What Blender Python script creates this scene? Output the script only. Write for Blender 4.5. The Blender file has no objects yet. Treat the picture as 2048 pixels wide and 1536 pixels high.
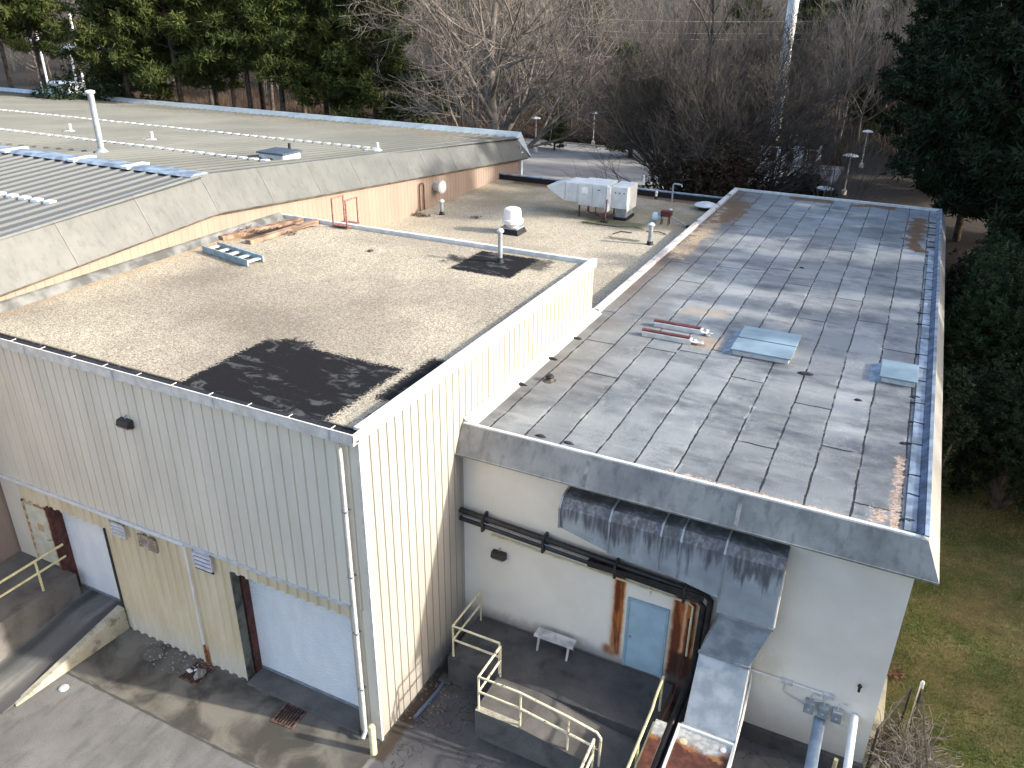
import bpy, math, random
from mathutils import Vector, Matrix
import numpy as np
R=math.radians
scn=bpy.context.scene
col=scn.collection
# ---------------------------------------------------------------- camera
cam=bpy.data.cameras.new('camera'); camo=bpy.data.objects.new('camera',cam); col.objects.link(camo)
cam.sensor_width=36; cam.lens=1613.0/2048*36; cam.clip_end=3000; cam.clip_start=.1
def cam_axes(yaw,pitch,roll):
    y,p,r=R(yaw),R(pitch),R(roll)
    f=Vector((-math.sin(y)*math.cos(p),math.cos(y)*math.cos(p),-math.sin(p)))
    rt=Vector((math.cos(y),math.sin(y),0)); up=rt.cross(f)
    return rt*math.cos(r)+up*math.sin(r), -rt*math.sin(r)+up*math.cos(r), f
rt,up,fw=cam_axes(25.831,25.584,0.789)
CAM=Vector((8.789,-11.195,16.311))
camo.matrix_world=Matrix(((rt.x,up.x,-fw.x,CAM.x),(rt.y,up.y,-fw.y,CAM.y),(rt.z,up.z,-fw.z,CAM.z),(0,0,0,1)))
scn.camera=camo
# ---------------------------------------------------------------- light
SUN_AZ=12.0; SUN_EL=24.0      # azimuth measured from +X towards +Y
w=bpy.data.worlds.new('World'); scn.world=w; w.use_nodes=True
nt=w.node_tree; bg=nt.nodes['Background']; sky=nt.nodes.new('ShaderNodeTexSky')
sky.sky_type='NISHITA'; sky.sun_disc=False; sky.sun_elevation=R(SUN_EL); sky.sun_rotation=R(90-SUN_AZ); sky.dust_density=3.0; sky.ozone_density=.5; sky.air_density=.9
nt.links.new(sky.outputs[0],bg.inputs[0]); bg.inputs[1].default_value=.15
sl=bpy.data.lights.new('sun','SUN'); sl.energy=2.5; sl.angle=R(1.2); sl.color=(1,.93,.82)
so=bpy.data.objects.new('sun',sl); col.objects.link(so)
sd=Vector((math.cos(R(SUN_EL))*math.cos(R(SUN_AZ)),math.cos(R(SUN_EL))*math.sin(R(SUN_AZ)),math.sin(R(SUN_EL))))
so.rotation_euler=sd.to_track_quat('Z','Y').to_euler(); so.location=(60,15,40)
scn.view_settings.view_transform='Standard'; scn.view_settings.look='None'
scn.view_settings.exposure=1.8; scn.view_settings.gamma=1
# ---------------------------------------------------------------- node helper
class V:
    def __init__(s,m,k): s.m=m; s.k=k
    def _o(s,op,b,rev=False,c=None):
        n=s.m.nt.nodes.new('ShaderNodeMath'); n.operation=op
        a=s; 
        if rev: a,b=b,s
        for i,q in enumerate([a,b,c]):
            if q is None: continue
            if isinstance(q,V): s.m.nt.links.new(q.k,n.inputs[i])
            else: n.inputs[i].default_value=q
        return V(s.m,n.outputs[0])
    def __add__(s,b): return s._o('ADD',b)
    __radd__=__add__
    def __sub__(s,b): return s._o('SUBTRACT',b)
    def __rsub__(s,b): return s._o('SUBTRACT',b,True)
    def __mul__(s,b): return s._o('MULTIPLY',b)
    __rmul__=__mul__
    def __truediv__(s,b): return s._o('DIVIDE',b)
    def __lt__(s,b): return s._o('LESS_THAN',b)
    def __gt__(s,b): return s._o('GREATER_THAN',b)
    def mn(s,b): return s._o('MINIMUM',b)
    def mx(s,b): return s._o('MAXIMUM',b)
    def ab(s): return s._o('ABSOLUTE',None)
    def fl(s): return s._o('FLOOR',None)
    def fr(s): return s._o('FRACT',None)
    def mod(s,b): return s._o('FLOORED_MODULO',b)
    def pw(s,b): return s._o('POWER',b)
    def sq(s): return s._o('SQRT',None)
    def ss(s,a,b,lo=0.,hi=1.):
        n=s.m.nt.nodes.new('ShaderNodeMapRange'); n.interpolation_type='SMOOTHSTEP'
        s.m.nt.links.new(s.k,n.inputs[0]); n.inputs[1].default_value=a; n.inputs[2].default_value=b
        n.inputs[3].default_value=lo; n.inputs[4].default_value=hi
        if a>b: n.inputs[1].default_value=b; n.inputs[2].default_value=a; n.inputs[3].default_value=hi; n.inputs[4].default_value=lo
        return V(s.m,n.outputs[0])
class Mat:
    def __init__(s,name,rough=.8,metal=0.,spec=.3):
        s.mat=bpy.data.materials.new(name); s.mat.use_nodes=True; s.nt=s.mat.node_tree
        s.b=s.nt.nodes['Principled BSDF']; s.b.inputs['Roughness'].default_value=rough
        s.b.inputs['Metallic'].default_value=metal; s.b.inputs['Specular IOR Level'].default_value=spec
        s.g=s.nt.nodes.new('ShaderNodeNewGeometry'); sp=s.nt.nodes.new('ShaderNodeSeparateXYZ')
        s.nt.links.new(s.g.outputs['Position'],sp.inputs[0])
        s.x,s.y,s.z=[V(s,sp.outputs[i]) for i in range(3)]
        sn=s.nt.nodes.new('ShaderNodeSeparateXYZ'); s.nt.links.new(s.g.outputs['Normal'],sn.inputs[0]); s.nz=V(s,sn.outputs[2]); s.nx=V(s,sn.outputs[0])
        oi=s.nt.nodes.new('ShaderNodeObjectInfo'); s.rnd=V(s,oi.outputs['Random'])
    def vec(s,x,y,z):
        n=s.nt.nodes.new('ShaderNodeCombineXYZ')
        for i,q in enumerate((x,y,z)):
            if isinstance(q,V): s.nt.links.new(q.k,n.inputs[i])
            else: n.inputs[i].default_value=q
        return n.outputs[0]
    def noise(s,sc=1.,det=4.,sx=1.,sy=1.,sz=1.,off=0.,rough=.55,dist=0.):
        n=s.nt.nodes.new('ShaderNodeTexNoise')
        s.nt.links.new(s.vec(s.x*sx+off,s.y*sy+off*.7,s.z*sz),n.inputs['Vector'])
        n.inputs['Scale'].default_value=sc; n.inputs['Detail'].default_value=det; n.inputs['Roughness'].default_value=rough; n.inputs['Distortion'].default_value=dist
        return V(s,n.outputs['Fac'])
    def vor(s,sc=1.,feat='F1',sx=1.,sy=1.,sz=1.,out='Distance'):
        n=s.nt.nodes.new('ShaderNodeTexVoronoi'); n.feature=feat
        s.nt.links.new(s.vec(s.x*sx,s.y*sy,s.z*sz),n.inputs['Vector']); n.inputs['Scale'].default_value=sc
        return V(s,n.outputs[out])
    def vcol(s,sc=1.):
        n=s.nt.nodes.new('ShaderNodeTexVoronoi'); s.nt.links.new(s.vec(s.x,s.y,s.z),n.inputs['Vector']); n.inputs['Scale'].default_value=sc
        sp=s.nt.nodes.new('ShaderNodeSeparateColor'); s.nt.links.new(n.outputs['Color'],sp.inputs[0]); return V(s,sp.outputs[0])
    def hash(s,a,b=0.):
        n=s.nt.nodes.new('ShaderNodeTexWhiteNoise'); n.noise_dimensions='2D'
        s.nt.links.new(s.vec(a,b,0.),n.inputs['Vector']); return V(s,n.outputs['Value'])
    def mix(s,f,a,b):
        n=s.nt.nodes.new('ShaderNodeMix'); n.data_type='RGBA'
        for i,q in ((0,f),(6,a),(7,b)):
            if isinstance(q,V): s.nt.links.new(q.k,n.inputs[i])
            elif isinstance(q,tuple): n.inputs[i].default_value=(*q,1)
            elif isinstance(q,(int,float)): n.inputs[i].default_value=q
            else: s.nt.links.new(q,n.inputs[i])
        return n.outputs[2]
    def mul(s,c,f):
        n=s.nt.nodes.new('ShaderNodeMix'); n.data_type='RGBA'; n.blend_type='MULTIPLY'; n.inputs[0].default_value=1
        for i,q in ((6,c),):
            if isinstance(q,tuple): n.inputs[i].default_value=(*q,1)
            else: s.nt.links.new(q,n.inputs[i])
        g=s.nt.nodes.new('ShaderNodeCombineColor')
        for i in range(3): s.nt.links.new(f.k,g.inputs[i])
        s.nt.links.new(g.outputs[0],n.inputs[7]); return n.outputs[2]
    def col(s,c):
        if isinstance(c,tuple): s.b.inputs['Base Color'].default_value=(*c,1)
        else: s.nt.links.new(c,s.b.inputs['Base Color'])
        return s
    def rough(s,v): s.nt.links.new(v.k,s.b.inputs['Roughness']); return s
    def bump(s,h,strength=.4,dist=.02):
        n=s.nt.nodes.new('ShaderNodeBump'); n.inputs['Strength'].default_value=strength; n.inputs['Distance'].default_value=dist
        s.nt.links.new(h.k,n.inputs['Height']); s.nt.links.new(n.outputs[0],s.b.inputs['Normal']); return s
    def box(s,x0,x1,y0,y1,soft=.1,wob=None):
        d=(s.x-x0).mn(x1-s.x).mn((s.y-y0).mn(y1-s.y))
        if wob is not None: d=d+wob
        return d.ss(0.,soft)
    def disc(s,x,y,r,soft=.05,wob=None):
        d=r-((s.x-x)*(s.x-x)+(s.y-y)*(s.y-y)).sq()
        if wob is not None: d=d+wob
        return d.ss(0.,soft)
def simple(name,c,rough=.7,metal=0.,var=.15,sc=3.,spec=.3,sz=1.,c2=None,bump=0.):
    m=Mat(name,rough,metal,spec); n=m.noise(sc,5,sz=sz)
    c2=c2 or tuple(v*(1-var*1.6) for v in c)
    m.col(m.mix(n.ss(.35,.65),c2,tuple(min(1,v*(1+var*.4)) for v in c)))
    if bump: m.bump(m.noise(sc*12,3),bump,.01)
    return m.mat
# ---------------------------------------------------------------- mesh helper
def wloc(o):
    v=Vector(o.location)
    while o.parent: o=o.parent; v+=o.location
    return v
class MB:
    def __init__(s): s.v=[]; s.f=[]
    def box(s,x0,x1,y0,y1,z0,z1):
        b=len(s.v)
        for z in (z0,z1):
            for x,y in ((x0,y0),(x1,y0),(x1,y1),(x0,y1)): s.v.append((x,y,z))
        s.f+=[(b+3,b+2,b+1,b),(b+4,b+5,b+6,b+7),(b,b+1,b+5,b+4),(b+1,b+2,b+6,b+5),(b+2,b+3,b+7,b+6),(b+3,b,b+4,b+7)]; return s
    def hexa(s,p):   # 8 points: bottom 4 ccw, top 4 ccw
        b=len(s.v); s.v+=[tuple(q) for q in p]
        s.f+=[(b+3,b+2,b+1,b),(b+4,b+5,b+6,b+7),(b,b+1,b+5,b+4),(b+1,b+2,b+6,b+5),(b+2,b+3,b+7,b+6),(b+3,b,b+4,b+7)]; return s
    def bar(s,p,q,w,h,up=(0,0,1)):   # rectangular bar between two points
        p,q=Vector(p),Vector(q); d=(q-p).normalized(); u=Vector(up)
        if abs(d.dot(u))>.98: u=Vector((1,0,0))
        sd_=d.cross(u).normalized()*(w/2); uu=sd_.cross(d).normalized()*(h/2)
        return s.hexa([p-sd_-uu,p+sd_-uu,q+sd_-uu,q-sd_-uu,p-sd_+uu,p+sd_+uu,q+sd_+uu,q-sd_+uu])
    def poly(s,pts):
        b=len(s.v); s.v+=[tuple(p) for p in pts]; s.f.append(tuple(range(b,b+len(pts)))); return s
    def slab(s,pts,dv):  # polygon extruded by vector dv
        b=len(s.v); n=len(pts); dv=Vector(dv)
        s.v+=[tuple(p) for p in pts]+[tuple(Vector(p)+dv) for p in pts]
        s.f.append(tuple(range(b+n-1,b-1,-1))); s.f.append(tuple(range(b+n,b+2*n)))
        for i in range(n):
            j=(i+1)%n; s.f.append((b+i,b+j,b+n+j,b+n+i))
        return s
    def tube(s,pts,r,n=8,caps=True):
        pts=[Vector(p) for p in pts]; b=len(s.v); rr=r if isinstance(r,(list,tuple)) else [r]*len(pts)
        u=None
        for i,p in enumerate(pts):
            d=(pts[min(i+1,len(pts)-1)]-pts[max(i-1,0)])
            d=d.normalized() if d.length>1e-9 else Vector((0,0,1))
            if u is None: u=d.orthogonal().normalized()
            else:
                u=(u-d*u.dot(d)); u=u.normalized() if u.length>1e-6 else d.orthogonal().normalized()
            w_=d.cross(u)
            for k in range(n):
                a=2*math.pi*k/n; s.v.append(tuple(p+(u*math.cos(a)+w_*math.sin(a))*rr[i]))
        for i in range(len(pts)-1):
            for k in range(n):
                k2=(k+1)%n; s.f.append((b+i*n+k,b+i*n+k2,b+(i+1)*n+k2,b+(i+1)*n+k))
        if caps:
            s.f.append(tuple(b+k for k in range(n-1,-1,-1))); e=b+(len(pts)-1)*n; s.f.append(tuple(e+k for k in range(n)))
        return s
    def lathe(s,c,prof,n=20,axis=(0,0,1)):  # prof list of (r, h)
        c=Vector(c); a=Vector(axis).normalized(); u=a.orthogonal().normalized(); w_=a.cross(u); b=len(s.v)
        for r,h in prof:
            for k in range(n):
                t=2*math.pi*k/n; s.v.append(tuple(c+a*h+(u*math.cos(t)+w_*math.sin(t))*max(r,1e-4)))
        for i in range(len(prof)-1):
            for k in range(n):
                k2=(k+1)%n; s.f.append((b+i*n+k,b+i*n+k2,b+(i+1)*n+k2,b+(i+1)*n+k))
        s.f.append(tuple(b+k for k in range(n-1,-1,-1))); e=b+(len(prof)-1)*n; s.f.append(tuple(e+k for k in range(n)))
        return s
    def corr(s,p0,dirv,length,height_v,nrm,prof,pitch):
        # corrugated sheet: profile list of (u in 0..pitch, depth) repeated along dirv, extruded by height_v
        p0,dirv,hv,nrm=Vector(p0),Vector(dirv),Vector(height_v),Vector(nrm); pts=[]; k=0
        while k*pitch<length:
            for u,d in prof:
                if k*pitch+u<=length: pts.append((k*pitch+u,d))
            k+=1
        pts.append((length,prof[0][1])); b=len(s.v)
        for u,d in pts:
            q=p0+dirv*u+nrm*d; s.v.append(tuple(q)); s.v.append(tuple(q+hv))
        for i in range(len(pts)-1): s.f.append((b+2*i,b+2*i+2,b+2*i+3,b+2*i+1))
        return s
    def build(s,name,mat,parent=None,bev=0.,smooth=False,local=False):
        me=bpy.data.meshes.new(name); off=Vector((0,0,0))
        if parent and not local: off=wloc(parent)
        vs=np.array(s.v,float)-np.array(off); me.from_pydata(vs.tolist(),[],s.f); me.update()
        if mat: me.materials.append(mat)
        if smooth:
            me.polygons.foreach_set('use_smooth',[True]*len(me.polygons))
            if smooth!=2:
                try: me.set_sharp_from_angle(angle=R(40))
                except Exception: pass
        o=bpy.data.objects.new(name,me); col.objects.link(o)
        if parent: o.parent=parent
        if bev:
            m=o.modifiers.new('bevel','BEVEL'); m.width=bev; m.segments=2; m.limit_method='ANGLE'
        return o
def tag(o,label=None,cat=None,group=None,kind=None):
    if label: o['label']=label
    if cat: o['category']=cat
    if group: o['group']=group
    if kind: o['kind']=kind
    return o
def thing(name,label,cat,loc=(0,0,0),group=None,rz=0.):
    o=bpy.data.objects.new(name,None); col.objects.link(o); o.location=loc; o.rotation_euler=(0,0,rz); o.empty_display_size=.3
    return tag(o,label,cat,group)
def struct(o): o['kind']='structure'; return o
def copy_tree(o,loc,rz=0.,sc=1.,label=None):
    c=o.copy(); col.objects.link(c); c.location=loc; c.rotation_euler=(0,0,rz); c.scale=(sc,sc,sc)
    if label: c['label']=label
    for ch in o.children:
        d=ch.copy(); col.objects.link(d); d.parent=c
        for g in ch.children:
            e=g.copy(); col.objects.link(e); e.parent=d
    return c
# ---------------------------------------------------------------- materials
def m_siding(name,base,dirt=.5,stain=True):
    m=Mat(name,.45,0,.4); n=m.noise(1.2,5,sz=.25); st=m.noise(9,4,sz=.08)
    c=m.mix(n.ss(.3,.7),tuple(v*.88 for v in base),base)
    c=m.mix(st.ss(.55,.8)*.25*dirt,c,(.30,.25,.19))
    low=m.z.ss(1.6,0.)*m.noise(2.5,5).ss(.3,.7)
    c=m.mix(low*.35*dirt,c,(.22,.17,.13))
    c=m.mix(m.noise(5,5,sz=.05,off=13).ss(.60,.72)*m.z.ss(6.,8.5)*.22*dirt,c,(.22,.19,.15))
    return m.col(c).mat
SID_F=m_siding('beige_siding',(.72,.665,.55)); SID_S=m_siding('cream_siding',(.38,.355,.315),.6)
def m_lower():
    m=Mat('yellow_cream_ribs',.5); n=m.noise(1.5,5,sz=.3)
    c=m.mix(n.ss(.3,.7),(.60,.51,.34),(.70,.61,.44))
    c=m.mix((m.z+m.noise(3,4)*.9).ss(1.5,.6)*.6,c,(.66,.64,.58))
    c=m.mix(m.noise(14,4,sz=.06).ss(.6,.8)*.3,c,(.25,.2,.12))
    rust=((m.x+5.6).ab()).ss(.09,.03)*m.z.ss(.65,.35)
    return m.col(m.mix(rust*.9,c,(.34,.12,.03))).mat
LOW=m_lower()
PEACH=m_siding('peach_siding',(.275,.212,.172),.35)
WHITE=simple('white_painted_metal',(.74,.74,.72),.4,0,.06)
OFFW=simple('off_white_trim',(.66,.63,.57),.45,0,.12,4)
CREAMP=simple('cream_paint',(.70,.64,.42),.5,0,.12,6)
GREYM=simple('galvanised_metal',(.34,.37,.395),.42,.3,.15,5)
BLUEGREY=simple('blue_grey_flashing',(.24,.30,.37),.45,.1,.3,2.5)
LGREY=simple('pale_grey_metal',(.58,.60,.60),.45,.1,.12,4)
BLACK=simple('black_rubber',(.018,.018,.02),.6,0,.3,8)
TAR=simple('tar_black',(.03,.03,.033),.7,0,.4,3)
BROWNST=simple('brown_primer_steel',(.10,.035,.03),.55,0,.3,6)
DARKM=simple('dark_bronze_metal',(.05,.045,.04),.5,.1,.2,5)
RED=simple('oxide_red_paint',(.11,.032,.03),.6,0,.25,7)
RAILRED=simple('faded_red_steel',(.28,.13,.11),.6,0,.3,7)
TIMBER=simple('weathered_timber',(.30,.20,.145),.85,0,.35,3,sz=1,bump=.3)
BLUEDOOR=simple('light_blue_paint',(.36,.50,.58),.5,0,.08,2)
SHUTTER=Mat('white_shutter',.4); _b=SHUTTER
SHUTTER=_b.col(_b.mix(_b.noise(2,5,sz=.4).ss(.3,.75),(.68,.71,.73),(.78,.80,.80))).mat
GLASSY=simple('skylight_panel',(.19,.27,.32),.45,0,.12,1.5,.3)
BARK=simple('grey_bark',(.14,.12,.10),.9,0,.35,3)
BARKP=simple('pine_bark',(.075,.06,.05),.9,0,.35,3)
def m_twig():
    m=Mat('bare_twigs',.9); c=m.mix(m.rnd,(.10,.097,.092),(.057,.055,.052)); return m.col(m.mix(m.noise(.25,3).ss(.35,.65),c,(.10,.09,.084))).mat
TWIG=m_twig()
def m_leaf(name,a,b,c2):
    m=Mat(name,.75,0,.15); n=m.noise(.35,3); n2=m.noise(3,3)
    c=m.mix(n.ss(.35,.65),a,b); c=m.mix(n2.ss(.45,.75)*.7,c,c2)
    m.b.inputs['Subsurface Weight'].default_value=0
    return m.col(c).mat
PINEL=m_leaf('pine_needles',(.020,.035,.010),(.048,.062,.016),(.09,.092,.022))
DARKL=m_leaf('dark_evergreen_leaves',(.012,.022,.011),(.022,.036,.015),(.035,.05,.018))
SHRUBL=m_leaf('green_shrub_leaves',(.014,.026,.011),(.026,.044,.016),(.05,.064,.022))
DEADL=m_leaf('dry_brown_leaves',(.035,.025,.016),(.05,.034,.02),(.08,.05,.028))
BRUSHM=m_leaf('dry_brush_stems',(.055,.040,.030),(.09,.062,.045),(.11,.085,.062))
def m_conc(name,a,b,stain=(.06,.055,.05),amt=.6,sc=1.,bmp=.25):
    m=Mat(name,.85); n=m.noise(.9*sc,6,rough=.65); f=m.noise(38,3); st=m.noise(1.7*sc,5,off=7)
    c=m.mix(n.ss(.3,.7),a,b); c=m.mix(st.ss(.5,.72)*amt,c,stain); c=m.mul(c,f.ss(.2,.8,.78,1.15))
    return m.col(c).bump(f,bmp,.01).mat
CONC=m_conc('dock_concrete',(.10,.095,.09),(.17,.16,.145))
CONCD=m_conc('dark_stained_concrete',(.060,.060,.062),(.10,.098,.095),(.03,.03,.035),.7)
CONCL=m_conc('pale_concrete',(.33,.31,.24),(.46,.43,.33),(.13,.12,.09),.75,2.)
# gravel
def gravel(name,a_mask=None):
    m=Mat(name,.95,0,.1)
    big=m.noise(.22,4,off=3.); v=m.vcol(34); sp=m.noise(48,3,rough=.8); mid=m.noise(1.1,5)
    c=m.mix(v,(.19,.168,.132),(.58,.525,.40)); zone=m.box(-12.6,-1.2,.9,8.6,2.6,(m.noise(.35,4,off=5)-.5)*5.); c=m.mix((zone*.45+big.ss(.42,.62)*.25)*m.noise(7,4,rough=.7).ss(.25,.6,.5,1),c,(.135,.115,.10))
    c=m.mix(sp.ss(.52,.66)*(big.ss(.36,.62)*.7+.2),c,(.11,.09,.07))
    c=m.mix(mid.ss(.6,.8)*.35,c,(.3,.25,.19))
    return m,c,sp,v,mid,big
def m_roofA():
    m,c,sp,v,mid,big=gravel('gravel_front')
    w1=(m.noise(1.6,6,rough=.7)-.5)*1.3; w2=(m.noise(9,5,rough=.75)-.5)*.8
    # bare bituminous patches
    k=m.box(-5.1,-.95,.0,3.2,.08,w1*.16+w2*.25+(m.noise(17,4,rough=.75)-.5)*.75)
    tri=m.disc(-4.2,2.75,.75,.10,w1*.7+(m.noise(17,4,rough=.75)-.5)*.9)
    k=k.mx(tri).mx(m.box(-.80,-.05,1.5,4.1,.12,w2*.4+(m.noise(17,4,rough=.75)-.5)*.6)).mx(m.box(-.42,-.1,.6,2.6,.1,w2*.5)*.9)
    k2=m.box(-4.05,-1.75,10.35,12.75,.1,w2*.55).mx(m.box(-4.7,-3.2,10.9,11.8,.3,w1+w2)*.85).mx(m.box(-2.3,-1.1,11.4,12.9,.3,w1*.6+w2)*.8)
    k=k.mx(k2).mx(m.y.ss(.34,.22))
    tar=m.mix(m.noise(.8,6,sx=1,sy=2.6,dist=1.4).ss(.53,.60)*m.noise(5,4).ss(.35,.6)*.8,(.012,.012,.014),(.085,.087,.09))
    tar=m.mix(m.noise(60,2).ss(.70,.78)*.5,tar,(.5,.45,.36))
    # dry leaves / soil along the far wall and between the timbers
    brown=m.box(-13.5,-12.1,0,11.5,.9,w2*1.2)
    c=m.mix(brown*.5,c,(.36,.23,.11))
    c=m.mix(m.box(-12.6,-11.2,9.8,12.6,.25,w2*.8),c,(.07,.055,.045))
    c=m.mix(m.box(-13.4,-12.2,9.3,12.6,.3,w2)*.8,c,(.33,.20,.09))
    return m.col(m.mix(k,c,tar)).bump(v+sp,.7,.02).mat
ROOFA=m_roofA()
def m_roofC():
    m,c,sp,v,mid,big=gravel('gravel_back')
    w2=(m.noise(6,5,rough=.75)-.5)*1.
    c=m.mix(m.y.ss(24.,27.5)*m.noise(.5,4).ss(.25,.6)*.65,c,(.20,.165,.10))
    c=m.mix(m.box(-5.5,-2.,25.,26.8,.5,w2)*.8,c,(.09,.10,.05))
    c=m.mix(m.box(-12.6,-.2,31.7,33,.4,w2)*.85,c,(.13,.07,.045))
    c=m.mix(m.box(-3.3,-1.6,23.1,23.7,.2,w2*.8)*.8,c,(.07,.065,.055))
    return m.col(c).bump(v+sp,.6,.02).mat
ROOFC=m_roofC()
def m_roofB():
    m=Mat('bitumen_sheet_roof',.65,0,.25)
    wob=(m.noise(1.1,4)-.5)*.10
    xs=(m.x+wob+.25)/.93; idx=xs.fl(); fx=(xs.fr()-.5).ab()*.93      # .465 at the seam
    h=m.hash(idx,3.3); h2=m.hash(idx,9.1)
    seam=(fx+(m.noise(5,3,off=8)-.5)*.05).ss(.434,.452)*m.noise(2.2,4,off=4).ss(.33,.46,.35,1)
    edgehaze=(fx+(m.noise(3,4,off=31)-.5)*.3).ss(.36,.47)*m.noise(.9,5,off=2,rough=.65).ss(.50,.62)
    yy=(m.y+h*9.3+(m.noise(2,3)-.5)*.12).mod(9.4); cs=((yy-3.3).ab()).ss(.04,.018)*m.noise(1.8,3,off=8).ss(.3,.45)
    cell=m.hash(idx,((m.y+h*9.3)-3.3)/9.4+0.) 
    cell=m.hash(idx,(((m.y+h*9.3)-3.3)/9.4).fl())
    n1=m.noise(.45,6,rough=.6); n2=m.noise(1.5,6,off=5,rough=.65); strk=m.noise(.55,7,sx=.35,sy=1.5,off=2,rough=.68); fine=m.noise(22,4)
    c=m.mix(n2.ss(.3,.7),(.082,.094,.104),(.18,.20,.212))
    c=m.mix(n1.ss(.36,.60)*.7,c,(.24,.26,.265)); c=m.mix(strk.ss(.48,.66)*.62,c,(.30,.315,.315)); c=m.mix(m.noise(3.2,6,off=41,rough=.7).ss(.56,.70)*.45,c,(.33,.34,.34)); c=m.mix(m.noise(.7,6,sx=.5,sy=1.3,off=21,rough=.7).ss(.5,.66)*.5,c,(.052,.060,.070))
    c=m.mul(c,cell.ss(0,1,.85,1.12))
    c=m.mix(edgehaze*.6,c,(.36,.38,.375))
    brown=(m.x+ (n1-.5)*2.2).ss(3.4,.2)*(m.y).ss(5.,9.,.35,1.)
    c=m.mix(brown*.7*n2.ss(.2,.6),c,(.135,.122,.105))
    c=m.mix(m.x.ss(1.3,.3)*m.y.ss(13.5,16)*.75,c,(.10,.075,.06))
    w2=(m.noise(5,5,rough=.75)-.5)*1.1+(m.noise(1.4,3,off=6)-.5)*.9
    for a in ((2.6,4.2,14.5,15.4),):
        c=m.mix(m.box(*a,.3,w2)*.4,c,(.38,.26,.14))
    c=m.mix(m.box(3.6,4.6,11.6,12.9,.4,w2)*.5,c,(.45,.30,.17))
    c=m.mix(m.noise(.8,6,off=17,rough=.75).ss(.62,.70)*.55,c,(.07,.068,.07))
    crack=m.noise(2.6,6,off=11,dist=1.5,rough=.7); crack=((crack-.5).ab()).ss(.012,.003)*m.noise(.6,3,off=3).ss(.52,.62)
    line=seam.mx(cs)
    c=m.mix(line.mn(1.),c,(.022,.022,.024)); c=m.mix(crack*.6,c,(.04,.04,.04))
    # patches of grit, needles and gravel lying on the sheet
    g=m.mix(m.vcol(30),(.16,.12,.075),(.45,.36,.25))
    w3=(m.noise(1.6,5,off=13,rough=.7)-.5)*2.4
    c=m.mix(m.box(.2,1.25,20.5,31,.35,w2*1.3),c,g)
    c=m.mix(m.box(.2,2.0,27.,33.,.3,w3-.25)*.9,c,(.13,.08,.04))
    c=m.mix(m.box(8.9,10.05,26.6,33.4,.10,w3-.18),c,(.12,.068,.03))
    c=m.mix(m.box(3.0,5.4,34.3,35.4,.1,w3*.6-.08).mx(m.box(6.3,8.6,34.3,35.4,.1,w3*.6-.08)),c,(.13,.07,.035))
    g2=m.mix(m.vcol(24),(.20,.14,.105),(.50,.39,.31)); w4=(m.noise(7,5,off=23,rough=.75)-.5)*1.6
    c=m.mix(m.box(9.68,10.08,4.2,7.6,.12,w4*.45-.05).mx(m.box(9.2,10.0,4.2,5.2,.12,w4*.8-.22)),c,g2)
    c=m.mix(m.box(5.0,9.0,4.1,4.5,.08,w4*.5-.06),c,g2)
    c=m.mul(c,fine.ss(.2,.8,.88,1.1))
    m.rough(n2.ss(.3,.7,.55,.8))
    return m.col(c).bump((1-line)+n2*.25,.5,.02).mat
ROOFB=m_roofB()
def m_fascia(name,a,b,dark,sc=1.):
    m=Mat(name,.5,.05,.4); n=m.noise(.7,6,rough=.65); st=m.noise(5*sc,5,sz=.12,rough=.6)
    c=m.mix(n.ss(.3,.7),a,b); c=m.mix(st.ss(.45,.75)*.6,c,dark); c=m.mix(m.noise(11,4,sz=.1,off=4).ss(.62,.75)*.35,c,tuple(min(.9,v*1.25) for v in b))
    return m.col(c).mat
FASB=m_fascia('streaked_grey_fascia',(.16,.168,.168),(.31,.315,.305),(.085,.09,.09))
FASS=m_fascia('sunlit_side_fascia',(.30,.295,.275),(.36,.35,.33),(.24,.235,.22))  # same metal as the front fascia; sunlight put into its paler colour
FASD=m_fascia('weathered_grey_fascia',(.088,.093,.088),(.118,.122,.115),(.06,.063,.06))
def m_droof():
    m=Mat('ribbed_metal_roof',.9,0,.0)
    n=m.noise(.3,5,sy=.4); c=m.mix(n.ss(.3,.7),(.090,.096,.093),(.120,.127,.121))
    near=m.y.ss(9.8,9.2); c=m.mix(near,c,(.12,.128,.13))
    edge=m.y.ss(27.,34.)*m.noise(1.4,6,sx=.5,rough=.7).ss(.45,.62); c=m.mix(edge*.8,c,(.10,.085,.06))
    c=m.mix(m.noise(6,5,rough=.7).ss(.6,.75)*.2,c,(.2,.19,.16))
    return m.col(c).mat
def dx(y): return -12.85-.018*y
def rx(y): return dx(y)-.45
DROOF=m_droof()
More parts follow.
